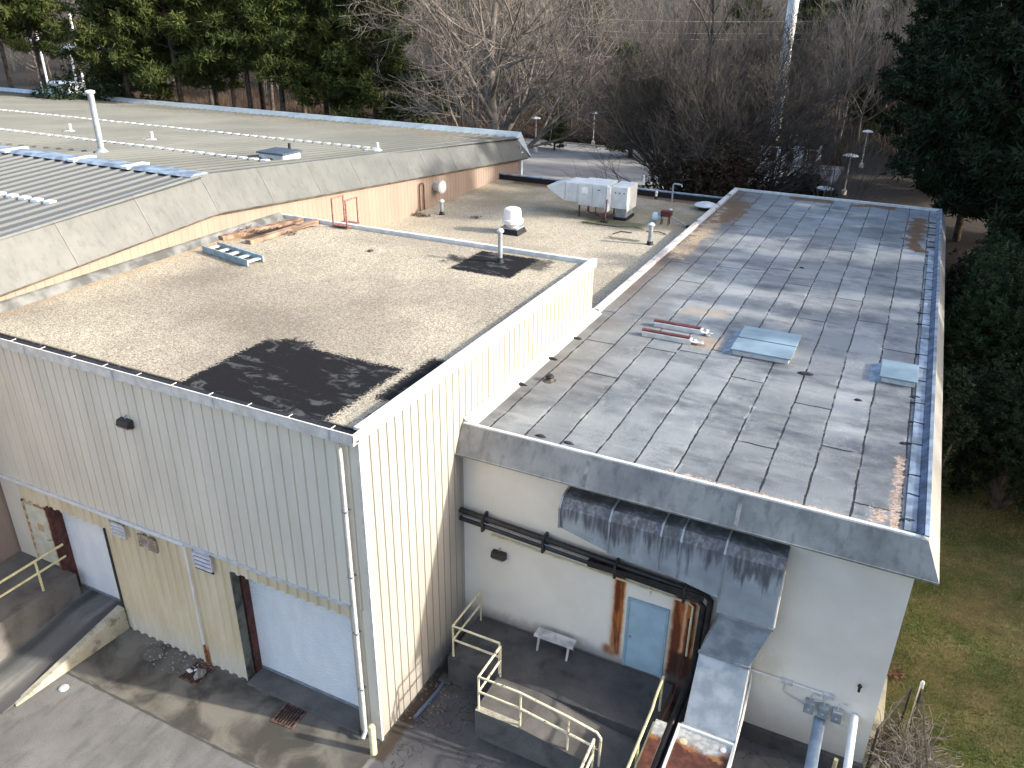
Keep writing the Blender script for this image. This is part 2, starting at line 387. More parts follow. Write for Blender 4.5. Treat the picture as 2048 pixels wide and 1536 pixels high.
def m_wallB():
    m=Mat('pale_render_wall',.75); n=m.noise(.8,5); c=m.mix(n.ss(.3,.7),(.74,.69,.60),(.82,.77,.68))
    st=m.noise(12,5,sz=.08); w_=(m.noise(6,5,sz=.5,rough=.7)-.5)
    def streak(x0,wd,z0,z1,amt):
        return (m.x-x0+w_*.10).ab().ss(wd,wd*.25)*m.z.ss(z1,z1-.25)*m.z.ss(z0,z0+.3)*amt
    r=streak(4.38,.19,.95,3.85,1.).mx(streak(5.88,.20,.9,3.7,1.)).mx(streak(6.18,.17,.9,3.65,1.)).mx(streak(5.15,.03,3.2,3.7,.5)).mx(streak(4.25,.3,.9,1.45,.8))
    rb=m.noise(5,4,sz=.12,off=8).ss(.3,.65)
    c=m.mix(((m.x-6.35+w_*.2).ab()).ss(.45,.2)*m.z.ss(3.6,3.4)*m.z.ss(1.,1.5)*.6,c,(.50,.38,.2))
    halo=streak(4.38,.30,.95,3.75,1.).mx(streak(6.0,.52,.9,3.65,1.)); c=m.mix(halo*.5*m.noise(3,4,sz=.3,off=2).ss(.25,.6,.3,1),c,(.55,.34,.16)); c=m.mix((r*1.9).mn(1.)*rb.ss(0,1,.75,1.),c,(.46,.15,.035)); c=m.mix(r.ss(.4,.9)*m.noise(4,4,sz=.15,off=5,rough=.6).ss(.36,.55)*.92,c,(.11,.026,.012))
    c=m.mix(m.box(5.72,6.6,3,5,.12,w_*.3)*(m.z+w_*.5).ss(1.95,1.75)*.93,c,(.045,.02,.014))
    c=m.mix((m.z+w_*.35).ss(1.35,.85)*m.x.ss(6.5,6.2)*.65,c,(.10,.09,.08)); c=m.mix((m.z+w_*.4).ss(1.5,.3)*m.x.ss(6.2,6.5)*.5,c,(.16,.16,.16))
    c=m.mix(((m.z-2.4+w_).ab()).ss(.6,.1)*m.box(7.6,8.6,3,5,.5,w_)*.25,c,(.35,.25,.15))
    c=m.mix(st.ss(.6,.8)*.12,c,(.35,.3,.25))
    return m.col(c).mat
WALLB=m_wallB()
def m_duct():
    m=Mat('stained_duct_metal',.45,.25,.4); st=m.noise(7,5,sz=.1,rough=.65); n=m.noise(1.3,5)
    up=m.nz.ss(.5,.8)
    m.b.inputs['Metallic'].default_value=0; m.b.inputs['Roughness'].default_value=.7
    c=m.mix(n.ss(.3,.7),(.25,.28,.305),(.36,.395,.42)); c=m.mix(m.noise(2.2,5,sz=.5,off=15).ss(.55,.68)*.6,c,(.42,.47,.50))
    st2=m.noise(2.3,4,sz=.25,off=3); drip=(st*.55+st2*.45+(m.z-5.15)*.28).ss(.45,.58)*m.z.ss(3.9,4.6)
    c=m.mix(drip*m.noise(11,4,sz=.15,off=6).ss(.3,.6,.35,.85),c,(.06,.055,.065)); c=m.mix(up*m.z.ss(5.,5.3)*m.noise(2.6,5,off=9).ss(.35,.6,.3,.95),c,(.055,.058,.055))
    return m.col(c).mat
DUCT=m_duct()
DUCT2=simple('clean_duct_metal',(.27,.31,.345),.65,.0,.2,2.5)
def m_rusty():
    m=Mat('rusting_white_lid',.5); a=m.noise(2.2,5,rough=.6); d=(m.y-1.95+(a-.5)*1.2).ss(.25,-.1)
    c=m.mix(m.noise(8,4).ss(.4,.6),(.55,.56,.53),(.36,.38,.36)); c=m.mix(d,c,m.mix(m.noise(5,4).ss(.4,.65),(.09,.04,.03),(.17,.065,.045))); c=m.mix(((m.y-2.+(a-.5)*1.2).ab()).ss(.15,.03)*m.noise(4,4,off=3).ss(.4,.6)*.9,c,(.38,.15,.04))
    return m.col(c).mat
RUSTLID=m_rusty()
def m_chip():
    m=Mat('chipped_cream_paint',.6); k=m.noise(9,4,rough=.7)
    c=m.mix(k.ss(.60,.64),(.68,.62,.44),(.09,.035,.02)); return m.col(c).mat
CHIP=m_chip()
def m_asph():
    m=Mat('asphalt_yard',.85,0,.3); n=m.noise(.6,6,rough=.65); f=m.noise(45,3); cr=m.noise(1.1,6,off=9,dist=1.2)
    # asphalt
    a=m.mix(n.ss(.3,.7),(.055,.055,.060),(.10,.10,.105)); a=m.mix(f.ss(.66,.75)*.6,a,(.25,.24,.22))
    a=m.mix(((cr-.5).ab()).ss(.008,.002)*.8,a,(.02,.02,.02))
    # old concrete left
    str_=m.noise(1.3,6,sx=1.6,sy=.5,off=3,rough=.6)
    c=m.mix(n.ss(.25,.75),(.125,.122,.117),(.205,.20,.19)); c=m.mix(str_.ss(.45,.7)*.7,c,(.095,.095,.092)); c=m.mul(c,f.ss(.25,.75,.8,1.2))
    c=m.mix(((cr-.5).ab()).ss(.005,.002)*.35,c,(.07,.07,.06))
    # stained apron by the doors
    wv=(m.noise(3,5)-.5)*.25
    s2=m.noise(.9,6,off=12,dist=.6); d=m.mix(s2.ss(.35,.65),(.06,.056,.048),(.18,.168,.14)); d=m.mul(d,f.ss(.25,.75,.85,1.15))
    ap=m.box(-9.,.05,-1.95,.5,.06,wv*.5)
    c=m.mix(ap,c,d)
    c=m.mix((m.box(-9,.0,-2.0,-1.9,.03,wv*.4))*.8,c,(.05,.05,.045))
    for q in ((-7.95,-.68,.27),(-7.2,-.45,.27)): c=m.mix(m.disc(*q,.03)*.6,c,(.17,.165,.14))
    right=(m.x+wv*.6+(m.y+2)*.0).ss(.10,.2)
    c=m.mix(right,c,a)
    dirt=m.box(-.05,.42,-.6,4.2,.12,wv*1.2); c=m.mix(dirt*.9,c,(.045,.033,.024))
    return m.col(c).bump(f,.35,.01).mat
ASPH=m_asph()
def m_ground():
    m=Mat('leaf_litter_ground',.95,0,.1); n=m.noise(.08,6); f=m.noise(2.5,6,rough=.7)
    c=m.mix(n.ss(.35,.65),(.026,.023,.02),(.042,.036,.03)); c=m.mix(f.ss(.5,.7)*.6,c,(.085,.065,.045))
    return m.col(c).mat
GROUND=m_ground()
def m_lawn():
    m=Mat('winter_lawn',.95,0,.1); n=m.noise(.55,6,rough=.7); f=m.noise(14,5,rough=.75)
    c=m.mix(n.ss(.35,.65),(.06,.08,.022),(.145,.12,.055)); c=m.mix(f.ss(.5,.72)*.8,c,(.22,.18,.09)); c=m.mix(m.noise(30,3,off=4).ss(.5,.7)*.6,c,(.04,.06,.015))
    return m.col(c).bump(f,.8,.03).mat
LAWN=m_lawn()
def m_lot():
    m=Mat('car_park_asphalt',.9,0,.2); n=m.noise(.18,6,sy=2.2,rough=.6); f=m.noise(3,5)
    c=m.mix(n.ss(.35,.65),(.16,.157,.15),(.25,.242,.228)); c=m.mix(f.ss(.5,.75)*.4,c,(.18,.18,.17)); return m.col(c).mat
LOT=m_lot()
def m_grid():   # dark crust used on exhaust kerb etc
    return None
# ================================================================ GROUND
def sheet(name,x0,x1,y0,y1,z,mat,kind='structure'):
    o=MB().poly([(x0,y0,z),(x1,y0,z),(x1,y1,z),(x0,y1,z)]).build(name,mat); o['kind']=kind; return o
def terrain():
    m=MB(); nx,ny=70,60; xs=[-700+1400*i/nx for i in range(nx+1)]; ys=[-60+1000*(j/ny)**1.6 for j in range(ny+1)]
    rng=random.Random(4)
    for y in ys:
        for x in xs:
            z=-.02
            if y>110: z+= (y-110)*.022+ (math.sin(x*.02)+math.sin(x*.047+y*.02))*min(1.5,(y-110)*.01)
            m.v.append((x,y,z))
    for j in range(ny):
        for i in range(nx):
            a=j*(nx+1)+i; m.f.append((a,a+1,a+nx+2,a+nx+1))
    o=m.build('ground',GROUND,smooth=2); o['kind']='structure'; return o
def tz(x,y):
    return -.02+((y-110)*.022 if y>110 else 0)
terrain()
sheet('yard_pavement',-14,10.9,-14,4.6,0,ASPH)
sheet('lawn',10.9,45,-14,33,.0,LAWN)
sheet('car_park',-75,2,40,85,.0,LOT)
sheet('grass_verge',2.2,12,40,80,.0,GROUND)
sheet('access_road',16,60,52,62,.004,LOT)
struct(MB().box(-75,2,85,85.2,-.02,.14).build('car_park_kerb',CONCL,bev=.02))
struct(MB().box(10.5,10.9,3.9,36,-.02,.05).build('concrete_edging',CONCL,bev=.01))
# parking markings faint
mk=MB()
for k in range(12): mk.box(-60+k*4.2,-59.88+k*4.2,79,84.5,.0,.006)
struct(mk.build('parking_lines',simple('worn_white_line',(.30,.30,.28),.9,0,.4,4)))

# ================================================================ BUILDING A (loading bay)
HA=8.57; XW=-12.95
bA=thing('loading_bay_building','tall beige metal-clad building with gravel roof and two white roller doors','building',(-6.4,6.5,0))
GR=[(0,0),(.012,-.014),(.030,-.014),(.042,0),(.16,0),(.165,-.004),(.175,-.004),(.18,0)]
o=MB().corr((0-12.78,-.0,3.95),(1,0,0),12.74,(0,0,HA-3.95-.1),(0,-1,0),[(0,0),(.012,-.035),(.034,-.035),(.046,0)],.305).build('front_wall',SID_F,bA)
# corner strip down to the ground
MB().corr((-.62,0,0),(1,0,0),.58,(0,0,3.95),(0,-1,0),[(0,0),(.012,-.035),(.034,-.035),(.046,0)],.305).build('corner_panel',SID_F,bA)
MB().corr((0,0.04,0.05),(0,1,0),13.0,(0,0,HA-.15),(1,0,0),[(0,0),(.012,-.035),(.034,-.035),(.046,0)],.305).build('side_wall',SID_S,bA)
MB().box(-.06,.012,-.012,.06,0,HA-.1).build('corner_trim',OFFW,bA)
# lower wall with openings: door1 x -10.85..-8.7 z .5..3.38 ; door2 x -4.2..-.62 z 0..3.55 ; cream door x -11.95..-11.1
RB=[(0,.045),(.03,0),(.20,0),(.23,.045),(.30,.045)]
def low(x0,x1,z0,z1,mb): mb.corr((x0,.03,z0),(1,0,0),x1-x0,(0,0,z1-z0),(0,-1,0),[(0,0),(.17,0),(.195,.05),(.275,.05),(.30,0)],.30)
lw=MB(); low(-8.66,-4.2,0,3.93,lw); low(-10.85,-8.66,3.40,3.93,lw); low(-4.2,-.62,3.58,3.93,lw); low(-11.05,-10.85,.5,3.93,lw); low(-12.05,-11.05,3.3,3.93,lw)
lw.build('lower_wall',LOW,bA)
MB().box(-12.8,-12.05,-.02,.05,1.2,3.93).build('pier_panel',SID_F,bA)
MB().box(-12.75,-.6,-.05,.0,3.92,3.985).build('flashing_strip',LGREY,bA)
# door reveals, frames, curtains
def rdoor(x0,x1,z0,z1,dep,cz,label):
    d=MB()
    n=int((z1-z0+.1)/.045)
    pts=[(0,0)]
    mb=MB(); H=z1-z0+.15
    mb.corr((x0-.02,dep,z0),(0,0,1),H,(x1-x0+.04,0,0),(0,-1,0),[(0,0),(.01,.012),(.05,.012),(.06,0)],.075)
    c=mb.build('roller_door',SHUTTER,bA); c['label']=label
    MB().box(x0,x1,dep-.03,dep+.02,z0,z0+.07).build('bottom_rail',GREYM,c)
    return c
c1=rdoor(-10.85,-8.68,.5,3.4,.30,0,'narrow white roller door at the top of the concrete ramp')
c2=rdoor(-4.18,-.62,.08,3.55,.50,0,'wide white roller door beside the building corner')
MB().box(-10.97,-10.83,-.06,.33,.5,3.40).build('door_jamb',BROWNST,bA)
MB().box(-8.70,-8.655,-.02,.33,.5,3.40).build('door_jamb',DARKM,bA)
MB().box(-4.22,-4.17,.22,.52,.0,3.55).build('door_jamb',BROWNST,bA)
MB().box(-4.225,-4.19,-.01,.22,.0,3.57).build('door_jamb',simple('mossy_grey_reveal',(.12,.13,.11),.7,0,.4,3),bA)
MB().box(-4.30,-4.17,.23,.26,.0,3.5).build('door_channel',BROWNST,bA)
MB().box(-.63,-.60,.03,.55,.0,3.56).build('door_jamb',SID_F,bA)
MB().box(-4.2,-.6,.05,.55,3.56,3.7).build('lintel',DARKM,bA)
MB().box(-10.9,-8.66,.05,.36,3.41,3.5).build('lintel',DARKM,bA)
MB().box(-4.16,-.64,-.12,.52,-.05,.08).build('door_sill',CONC,bA,bev=.01)
# cream personnel door
cd=MB().box(-11.98,-11.08,.0,.04,1.26,3.25).build('door',simple('pale_cream_door',(.66,.64,.52),.5,0,.1,3),bA); cd['label']='pale cream personnel door with rust on its edge and a small orange sign'
fr=MB(); fr.box(-12.05,-11.98,-.03,.05,1.26,3.32); fr.box(-11.08,-11.03,-.03,.05,1.26,3.32); fr.box(-12.05,-11.03,-.03,.05,3.25,3.32); fr.build('door_frame',simple('rusty_cream_frame',(.55,.45,.32),.6,0,.4,7,c2=(.3,.14,.06)),cd)
MB().box(-11.62,-11.38,-.015,-.002,2.38,2.62).build('warning_sign',simple('orange_sign',(.62,.30,.08),.6,0,.3,14,c2=(.45,.42,.3)),cd)
MB().tube([(-11.16,0,2.2),(-11.16,-.06,2.2),(-11.26,-.06,2.2)],.012).build('door_handle',GREYM,cd)
# louvre vents
def louvre(x0,x1,z0,z1,mat,dz=0):
    m=MB()
    m.box(x0,x0+.03,-.09,-.05,z0,z1); m.box(x1-.03,x1,-.09,-.05,z0,z1); m.box(x0,x1,-.09,-.05,z1-.02,z1); m.box(x0,x1,-.09,-.05,z0,z0+.02)
    n=4; h=(z1-z0)/n
    for i in range(n):
        zz=z0+i*h; m.hexa([(x0+.02,-.10,zz+.005),(x1-.02,-.10,zz+.005),(x1-.02,-.09,zz+.005),(x0+.02,-.09,zz+.005),(x0+.02,-.065,zz+h*.5),(x1-.02,-.065,zz+h*.5),(x1-.02,-.055,zz+h*.5),(x0+.02,-.055,zz+h*.5)])
    o=m.build('louvre_vent',mat,bA); MB().box(x0+.005,x1-.005,-.052,-.046,z0+.005,z1-.005).build('dark_backing',BLACK,o); return o  # black backing stands for the dark in the gaps between slats
louvre(-8.25,-7.72,3.42,3.84,LGREY); louvre(-7.25,-6.62,3.36,3.76,simple('tan_louvre',(.50,.40,.30),.6,0,.3,5)); louvre(-5.32,-4.72,3.42,3.92,simple('pale_violet_louvre',(.56,.56,.60),.5,0,.1,4))
MB().box(-5.30,-4.70,-.085,-.05,3.375,3.41).build('vent_sill',BLACK,bA)
# white pipe along the flashing then down
MB().bar((-12.7,-.075,3.955),(-5.56,-.075,3.955),.05,.05).bar((-5.56,-.075,3.98),(-5.56,-.075,.75),.05,.05).build('white_pipe',WHITE,bA)
MB().box(-5.60,-5.54,-.09,-.05,.0,.75).build('rusty_pipe_end',simple('rust',(.33,.13,.04),.8,0,.4,9),bA)
# downspout
ds=MB(); ds.tube([(-.40,-.16,HA-.05),(-.40,-.12,HA-.4),(-.40,-.09,HA-.7),(-.40,-.09,.25),(-.40,-.22,.1)],.052,10); dso=ds.build('downspout',OFFW,bA,smooth=True)
for z in (1.6,3.3,4.9,6.6): MB().box(-.47,-.33,-.155,-.0,z,z+.035).build('pipe_strap',GREYM,dso)
# roof + gutter
MB().box(-13.25,-.1,.0,13.0,8.2,8.43).build('gravel_roof',ROOFA,bA)
g=MB(); g.box(-12.85,.03,-.20,-.18,HA-.23,HA+.02); g.box(-12.85,.03,-.20,-.0,HA-.245,HA-.23); g.box(-12.85,.03,-.215,-.18,HA+.0,HA+.022); g.box(.01,.03,-.2,.05,HA-.17,HA+.02)
gt=g.build('gutter',OFFW,bA,bev=.004)
MB().box(-12.85,0.01,-.18,.12,HA-.15,HA-.10).build('gutter_lining',BLACK,gt)
for k in range(12): MB().box(-.55-k*1.08,-.53-k*1.08,-.2,.0,HA-.012,HA-.002).build('gutter_strap',OFFW,gt)
for k in (-.6,-3.65,-6.7,-9.75): MB().box(k,k+.05,-.222,-.199,HA-.245,HA+.026).build('gutter_joint',LGREY,gt)
MB().box(-.13,.045,.05,13.15,HA-.02,HA+.05).box(.0,.05,-.03,13.15,HA-.22,HA+.0).build('side_coping',OFFW,bA,bev=.008)
MB().box(-13.25,.0,12.95,13.13,HA-.2,HA+.0).build('back_coping',LGREY,bA,bev=.008)
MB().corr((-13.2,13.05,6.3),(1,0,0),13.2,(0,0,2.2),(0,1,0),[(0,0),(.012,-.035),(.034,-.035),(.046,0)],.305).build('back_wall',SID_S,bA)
MB().hexa([(-13.1,.1,8.43),(-12.60,.1,8.43),(-12.84,12.95,8.43),(-13.3,12.95,8.43),(-13.1,.1,8.74),(-12.78,.1,8.62),(-13.02,12.95,8.62),(-13.3,12.95,8.74)]).build('wall_flashing',simple('weathered_flashing',(.145,.152,.15),.6,0,.35,1.6),bA)
# ================================================================ BUILDING B (flat roof)
HB=6.75; WB=10.5; YB=4.144; LB=35.33
bB=thing('flat_roof_building','single-storey pale rendered building with grey sheet roof and sloped metal fascia','building',(5.2,19,0))
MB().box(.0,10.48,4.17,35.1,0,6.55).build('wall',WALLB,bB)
MB().box(.02,WB-.02,YB+.1,LB-.05,6.56,HB-.02).build('sheet_roof',ROOFB,bB)
# raised lip along the front
MB().box(.02,WB,YB-.0,YB+.10,HB-.1,HB+.05).box(.02,WB,YB+.10,YB+.17,HB-.05,HB+.01).build('front_coping',LGREY,bB,bev=.015)
JN2=simple('faint_grey_joint',(.31,.31,.30),.6,0,.3,4)
ow,fh=.37,.66
f=MB(); f.hexa([(0.02,YB-.02,HB-fh),(0.02,YB-ow,HB-fh),(WB+ow,YB-ow,HB-fh),(WB+.0,YB-.02,HB-fh),(0.02,YB,HB+.03),(0.02,YB-.03,HB+.03),(WB+.03,YB-.03,HB+.03),(WB,YB,HB+.03)])
fo=f.build('front_fascia',FASB,bB)
MB().hexa([(WB,YB-.02,HB-fh),(WB+ow,YB-ow,HB-fh),(WB+ow,LB,HB-fh),(WB,LB,HB-fh),(WB,YB,HB+.03),(WB+.03,YB-.03,HB+.03),(WB+.03,LB,HB+.03),(WB,LB,HB+.03)]).build('side_fascia',FASS,bB)
for x in (3.4,6.9): MB().bar((x,YB-.035,HB+.035),(x,YB-ow-.005,HB-fh),.09,.006,(0,-.7,.5)).build('fascia_joint',JN2,bB)
MB().box(0.02,WB+ow,YB-ow-.012,YB-ow+.02,HB-fh-.03,HB-fh+.012).build('drip_edge',FASB,bB)
# right-hand membrane flashing strip and ribs
fl=MB(); fl.box(10.08,10.30,YB+.2,27,HB-.01,HB+.015); f2=MB(); f2.hexa([(10.30,YB+.1,HB),(10.46,YB+.1,HB),(10.46,LB-.1,HB),(10.30,LB-.1,HB),(10.42,YB+.1,HB+.10),(10.46,YB+.1,HB+.10),(10.46,LB-.1,HB+.10),(10.42,LB-.1,HB+.10)])
flo=fl.build('edge_flashing',BLUEGREY,bB); f2.build('edge_upstand',simple('dark_blue_membrane',(.09,.12,.18),.5,0,.4,2.5),bB)  # blue is partly the coating, partly sky reflection put into the colour
MB().box(10.44,10.53,YB,LB,HB+.09,HB+.125).build('side_coping',BLUEGREY,bB,bev=.006)
rg=random.Random(2)
for k in range(22):
    y=5.6+k*1.28+rg.uniform(-.25,.25); MB().bar((9.98+rg.uniform(-.1,.1),y,HB+.005),(10.32,y+rg.uniform(-.05,.05),HB+.012),.05,.03).build('tar_strip',TAR,flo)
MB().box(.02,WB,LB-.1,LB+.02,HB-.2,HB+.10).build('back_coping',LGREY,bB,bev=.01)
kb=Mat('rusted_white_kerb',.65); kr=kb.noise(2.6,5,rough=.65).ss(.46,.56)*kb.box(-1,1,15.5,27.5,2.,(kb.noise(.8,3)-.5)*2); kcol=kb.mix(kr,(.50,.50,.48),(.26,.10,.065)); kcol=kb.mix(kb.noise(1.1,4,off=3).ss(.6,.68)*.8,kcol,(.05,.05,.05)); kb.col(kcol); MB().box(.0,.24,13.2,LB,HB-.3,HB+.11).build('left_kerb',kb.mat,bB,bev=.02)
MB().hexa([(.02,4.2,HB-.03),(.36,4.2,HB-.03),(.36,13.15,HB-.03),(.02,13.15,HB-.03),(.02,4.2,HB+.14),(.08,4.2,HB+.10),(.08,13.15,HB+.10),(.02,13.15,HB+.14)]).build('wall_flashing',simple('white_flashing',(.48,.48,.46),.6,0,.2,2),bB)
# small tar blisters
for (x,y,r) in ((.35,8.9,.2),(.28,6.9,.22),(.45,10.7,.2),(2.0,4.5,.16),(2.7,4.5,.16),(7.2,11.3,.26),(8.7,10.2,.13),(10.1,11.1,.18),(9.9,8.2,.12),(5.6,21.8,.12),(10.15,4.75,.18)):
    m=MB(); n=9; ring=[(x+r*rg.uniform(.6,1.1)*math.cos(2*math.pi*k/n),y+r*.6*rg.uniform(.6,1.1)*math.sin(2*math.pi*k/n),HB-.02) for k in range(n)]
    top=[(x+(a-x)*.6,y+(b-y)*.6,HB+.02) for a,b,c in ring]; b0=0; m.v=ring+top; m.f=[(k,(k+1)%n,n+(k+1)%n,n+k) for k in range(n)]+[tuple(range(n,2*n))]
    m.build('tar_patch',TAR,bB)
# blue door
bd=MB().box(4.68,5.60,4.12,4.165,.92,3.02).build('door',BLUEDOOR,bB); bd['label']='light blue steel door between two rust streaks'
fr=MB(); fr.box(4.62,4.68,4.10,4.17,.92,3.08); fr.box(5.60,5.66,4.10,4.17,.92,3.08); fr.box(4.68,5.60,4.10,4.17,3.02,3.08); fr.build('door_frame',simple('blue_frame',(.30,.42,.50),.5,0,.1,3),bd)
MB().lathe((4.76,4.12,1.92),[(.025,0),(.03,.03),(.03,.05),(.01,.06)],12,(0,-1,0)).build('door_handle',GREYM,bd)
# foundation strip
MB().box(.5,10.52,4.05,4.19,0,.42).build('plinth',CONCD,bB,bev=.01)
# ================================================================ BUILDING C (gravel roof between)
HC=6.45
bC=thing('rear_gravel_roof_building','low building behind with gravel roof, black parapet and rooftop equipment','building',(-6.6,23,0))
MB().box(-13.6,.0,13.1,32.75,6.2,HC).build('gravel_roof',ROOFC,bC)
MB().box(-13.6,-.05,32.7,32.8,0,6.2).build('back_wall',SID_S,bC)
MB().box(-13.5,-.0,32.62,32.75,HC-.1,HC+.30).build('parapet',BLACK,bC)
MB().box(-13.5,.0,32.56,32.82,HC+.30,HC+.36).build('parapet_cap',BLUEGREY,bC,bev=.01)
MB().hexa([(-13.5,13.1,HC),(-13.18,13.1,HC),(-13.38,24,HC),(-13.65,24,HC),(-13.5,13.1,HC+.30),(-13.30,13.1,HC+.22),(-13.44,24,HC+.22),(-13.65,24,HC+.30)]).hexa([(-13.65,24,HC+.14),(-13.38,24,HC+.14),(-13.52,32.7,HC+.14),(-13.75,32.7,HC+.14),(-13.65,24,HC+.32),(-13.36,24,HC+.30),(-13.50,32.7,HC+.30),(-13.75,32.7,HC+.32)]).build('wall_flashing',WHITE,bC)
MB().hexa([(-13.65,24,HC),(-13.40,24,HC),(-13.54,32.6,HC),(-13.75,32.6,HC),(-13.65,24,HC+.14),(-13.40,24,HC+.14),(-13.54,32.6,HC+.14),(-13.75,32.6,HC+.14)]).build('black_upstand',BLACK,bC)
MB().hexa([(-.04,13.2,HC),(0.,13.2,HC),(0.,32.6,HC),(-.04,32.6,HC),(-.04,13.2,HC+.28),(0.,13.2,HC+.28),(0.,32.6,HC+.28),(-.04,32.6,HC+.28)]).build('side_upstand',BLACK,bC)
# ================================================================ BUILDING D (ribbed metal roof)
bD=thing('metal_roof_building','large building with pale ribbed metal roof and peach wall under a wide grey fascia','building',(-40,18,0))
def dx(y): return -12.85-.018*y     # wall line, one degree off the others
def zt(y): return 10.55-(9.6-y)*.055 if y<9.6 else 10.55-(y-9.6)*.082
XL=-80; YE=36.4; TX=-.62   # rim top sits .62 behind the wall line's fascia base
MB().corr((dx(-14),-14,0),(-.018,1,0),21.0+2.6,(0,0,8.9),(1,0,0),[(0,0),(.012,-.015),(.030,-.015),(.042,0)],.305).build('gable_wall_front',PEACH,bD)
gw=MB()
k=-14.
gw2=MB()
# wall panel with top following the gable, grooves as thin strips recessed
ys=[-14+.305*i for i in range(int((YE-.6+14)/.305))]
for i in range(len(ys)-1):
    y0,y1=ys[i],ys[i+1]
    z0=zt(max(y0,0))-1.15; z1=zt(max(y1,0))-1.15
    gw2.poly([(dx(y0)-.02,y0+.03,0),(dx(y1)-.02,y1,0),(dx(y1)-.02,y1,z1),(dx(y0)-.02,y0+.03,z0)])
    gw2.poly([(dx(y0)-.035,y0,0),(dx(y0)-.02,y0+.03,0),(dx(y0)-.02,y0+.03,z0),(dx(y0)-.035,y0,z0)])
bpy.data.objects.remove(bpy.data.objects['gable_wall_front'])
gw2.build('gable_wall',PEACH,bD)
MB().box(dx(YE)-.1,dx(YE)+.06,YE-.75,YE-.5,0,7.6).build('corner_trim',WHITE,bD)
MB().box(XL,dx(YE)-.05,YE-.7,YE-.6,0,8).build('back_wall',SID_S,bD)
RP=[(0,0),(.46,0),(.50,.07),(.56,.07),(.60,0)]
def rx(y): return dx(y)-.45
n_=(0,-.0549,.9985)
MB().corr((rx(0),-3.0,zt(-3.0)),(-1,0,0),66,(0,12.6,12.6*.055),(0,0,1),RP,.60).build('near_slope',DROOF,bD)
MB().corr((rx(20),9.6,zt(9.6)),(-1,0,0),66,(0,YE-9.6-.35,-(YE-9.6-.35)*.082),(0,0,1),RP,.60).build('far_slope',DROOF,bD)
rc=MB().hexa([(XL,9.15,10.60),(rx(9),9.15,10.60),(rx(9),10.05,10.60),(XL,10.05,10.60),(XL,9.35,10.68),(rx(9),9.35,10.68),(rx(9),9.85,10.68),(XL,9.85,10.68)]).build('ridge_cap',BLUEGREY,bD)
for x in (-16.8,-19.6,-23.5): MB().box(x,x+.35,9.1,10.1,10.60,10.69).build('white_seal',WHITE,rc)
# gable-end fascia: sloped band following gable, overhang .95
ff=MB(); prof=[-3.,9.6,YE]
for a,b in ((-3.,9.6),(9.6,YE)):
    ta,tb=zt(a)+.06,zt(b)+.06
    ff.hexa([(dx(a)-.1,a,ta-1.25),(dx(a)+.22,a,ta-1.25),(dx(b)+.22,b,tb-1.25),(dx(b)-.1,b,tb-1.25),(rx(a)-.25,a,ta),(rx(a)-.02,a,ta),(rx(b)-.02,b,tb),(rx(b)-.25,b,tb)])
    
JNT=simple('pale_joint',(.17,.172,.165),.6)
ff.build('gable_fascia',FASD,bD)
y=-2.
while y<YE:
    t=zt(y)+.065; MB().bar((rx(y)-.01,y,t),(dx(y)+.232,y,t-1.25),.03,.008,(1,0,.5)).build('fascia_joint',JNT,bD); y+=2.9
# soffit edge strip
sf=MB()
for a,b in ((-3.,9.6),(9.6,YE)):
    ta,tb=zt(a)-1.2,zt(b)-1.2
    sf.hexa([(dx(a)-.02,a,ta-.09),(dx(a)+.10,a,ta-.09),(dx(b)+.10,b,tb-.09),(dx(b)-.02,b,tb-.09),(dx(a)-.02,a,ta),(dx(a)+.24,a,ta),(dx(b)+.24,b,tb),(dx(b)-.02,b,tb)])
sf.build('soffit_edge',simple('soffit_grey',(.26,.245,.21),.6,0,.3,2),bD)
# back eave: raised blue-grey lip, sloping inner face
ye=YE; ze=zt(YE)
MB().hexa([(XL,ye-.55,ze+.02),(rx(ye)+.05,ye-.55,ze+.02),(dx(ye)+.22,ye+.35,ze-1.2),(XL,ye+.35,ze-1.2),(XL,ye-.1,ze+.34),(rx(ye)+.0,ye-.1,ze+.34),(rx(ye)+.1,ye+.0,ze+.34),(XL,ye+.0,ze+.34)]).build('eave_fascia',m_fascia('blue_grey_eave',(.30,.36,.38),(.42,.48,.50),(.25,.29,.31)),bD)
for y0,xo,n,i0 in ((14.5,rx(20),100,2),(22.3,rx(20),100,2),(5.0,rx(0),60,3)):   # crimped white closure strips over the sheet laps
    m=MB(); z=zt(y0); sl_=-.082 if y0>9.6 else .055; P_=[]
    for i in range(i0,n):
        for u,h in ((.03,-.03),(.07,.085),(.38,.085),(.42,-.03)): P_.append((xo-.6*i-u,h))
    for x,h in P_: m.v+=[(x,y0,z-.03),(x,y0+.03,z+h+.03*sl_),(x,y0+.26,z+h+.26*sl_),(x,y0+.3,z-.05)]
    for i in range(len(P_)-1):
        for j in range(3): m.f.append((4*i+j,4*i+j+1,4*i+j+5,4*i+j+4))
    m.build('lap_closure_strip',WHITE,bD)
# round wall vent and U pipe on D wall
v=thing('round_wall_vent','round pale metal vent sticking out of the peach wall','vent',(dx(25)+0.,25.0,7.45))
MB().lathe((dx(25)-.02,25.0,7.45),[(.24,0),(.24,.30),(.33,.30),(.33,.48),(.24,.50)],24,(1,-.15,0)).build('hood',LGREY,v,smooth=True)
MB().lathe((dx(25)+.47,24.93,7.45),[(.23,0),(.235,.02),(.1,.045)],24,(1,-.15,0)).build('cover',WHITE,v)
tag(MB().tube([(dx(23.3)+.06,23.3,6.5),(dx(23.3)+.06,23.3,7.72),(dx(23.3)+.06,23.4,7.85),(dx(23.3)+.06,23.6,7.85),(dx(23.3)+.06,23.7,7.72),(dx(23.3)+.06,23.7,6.5)],.035,8).build('looped_pipe',BROWNST,None,smooth=True),'rust brown pipe looped upside down against the peach wall','pipe')

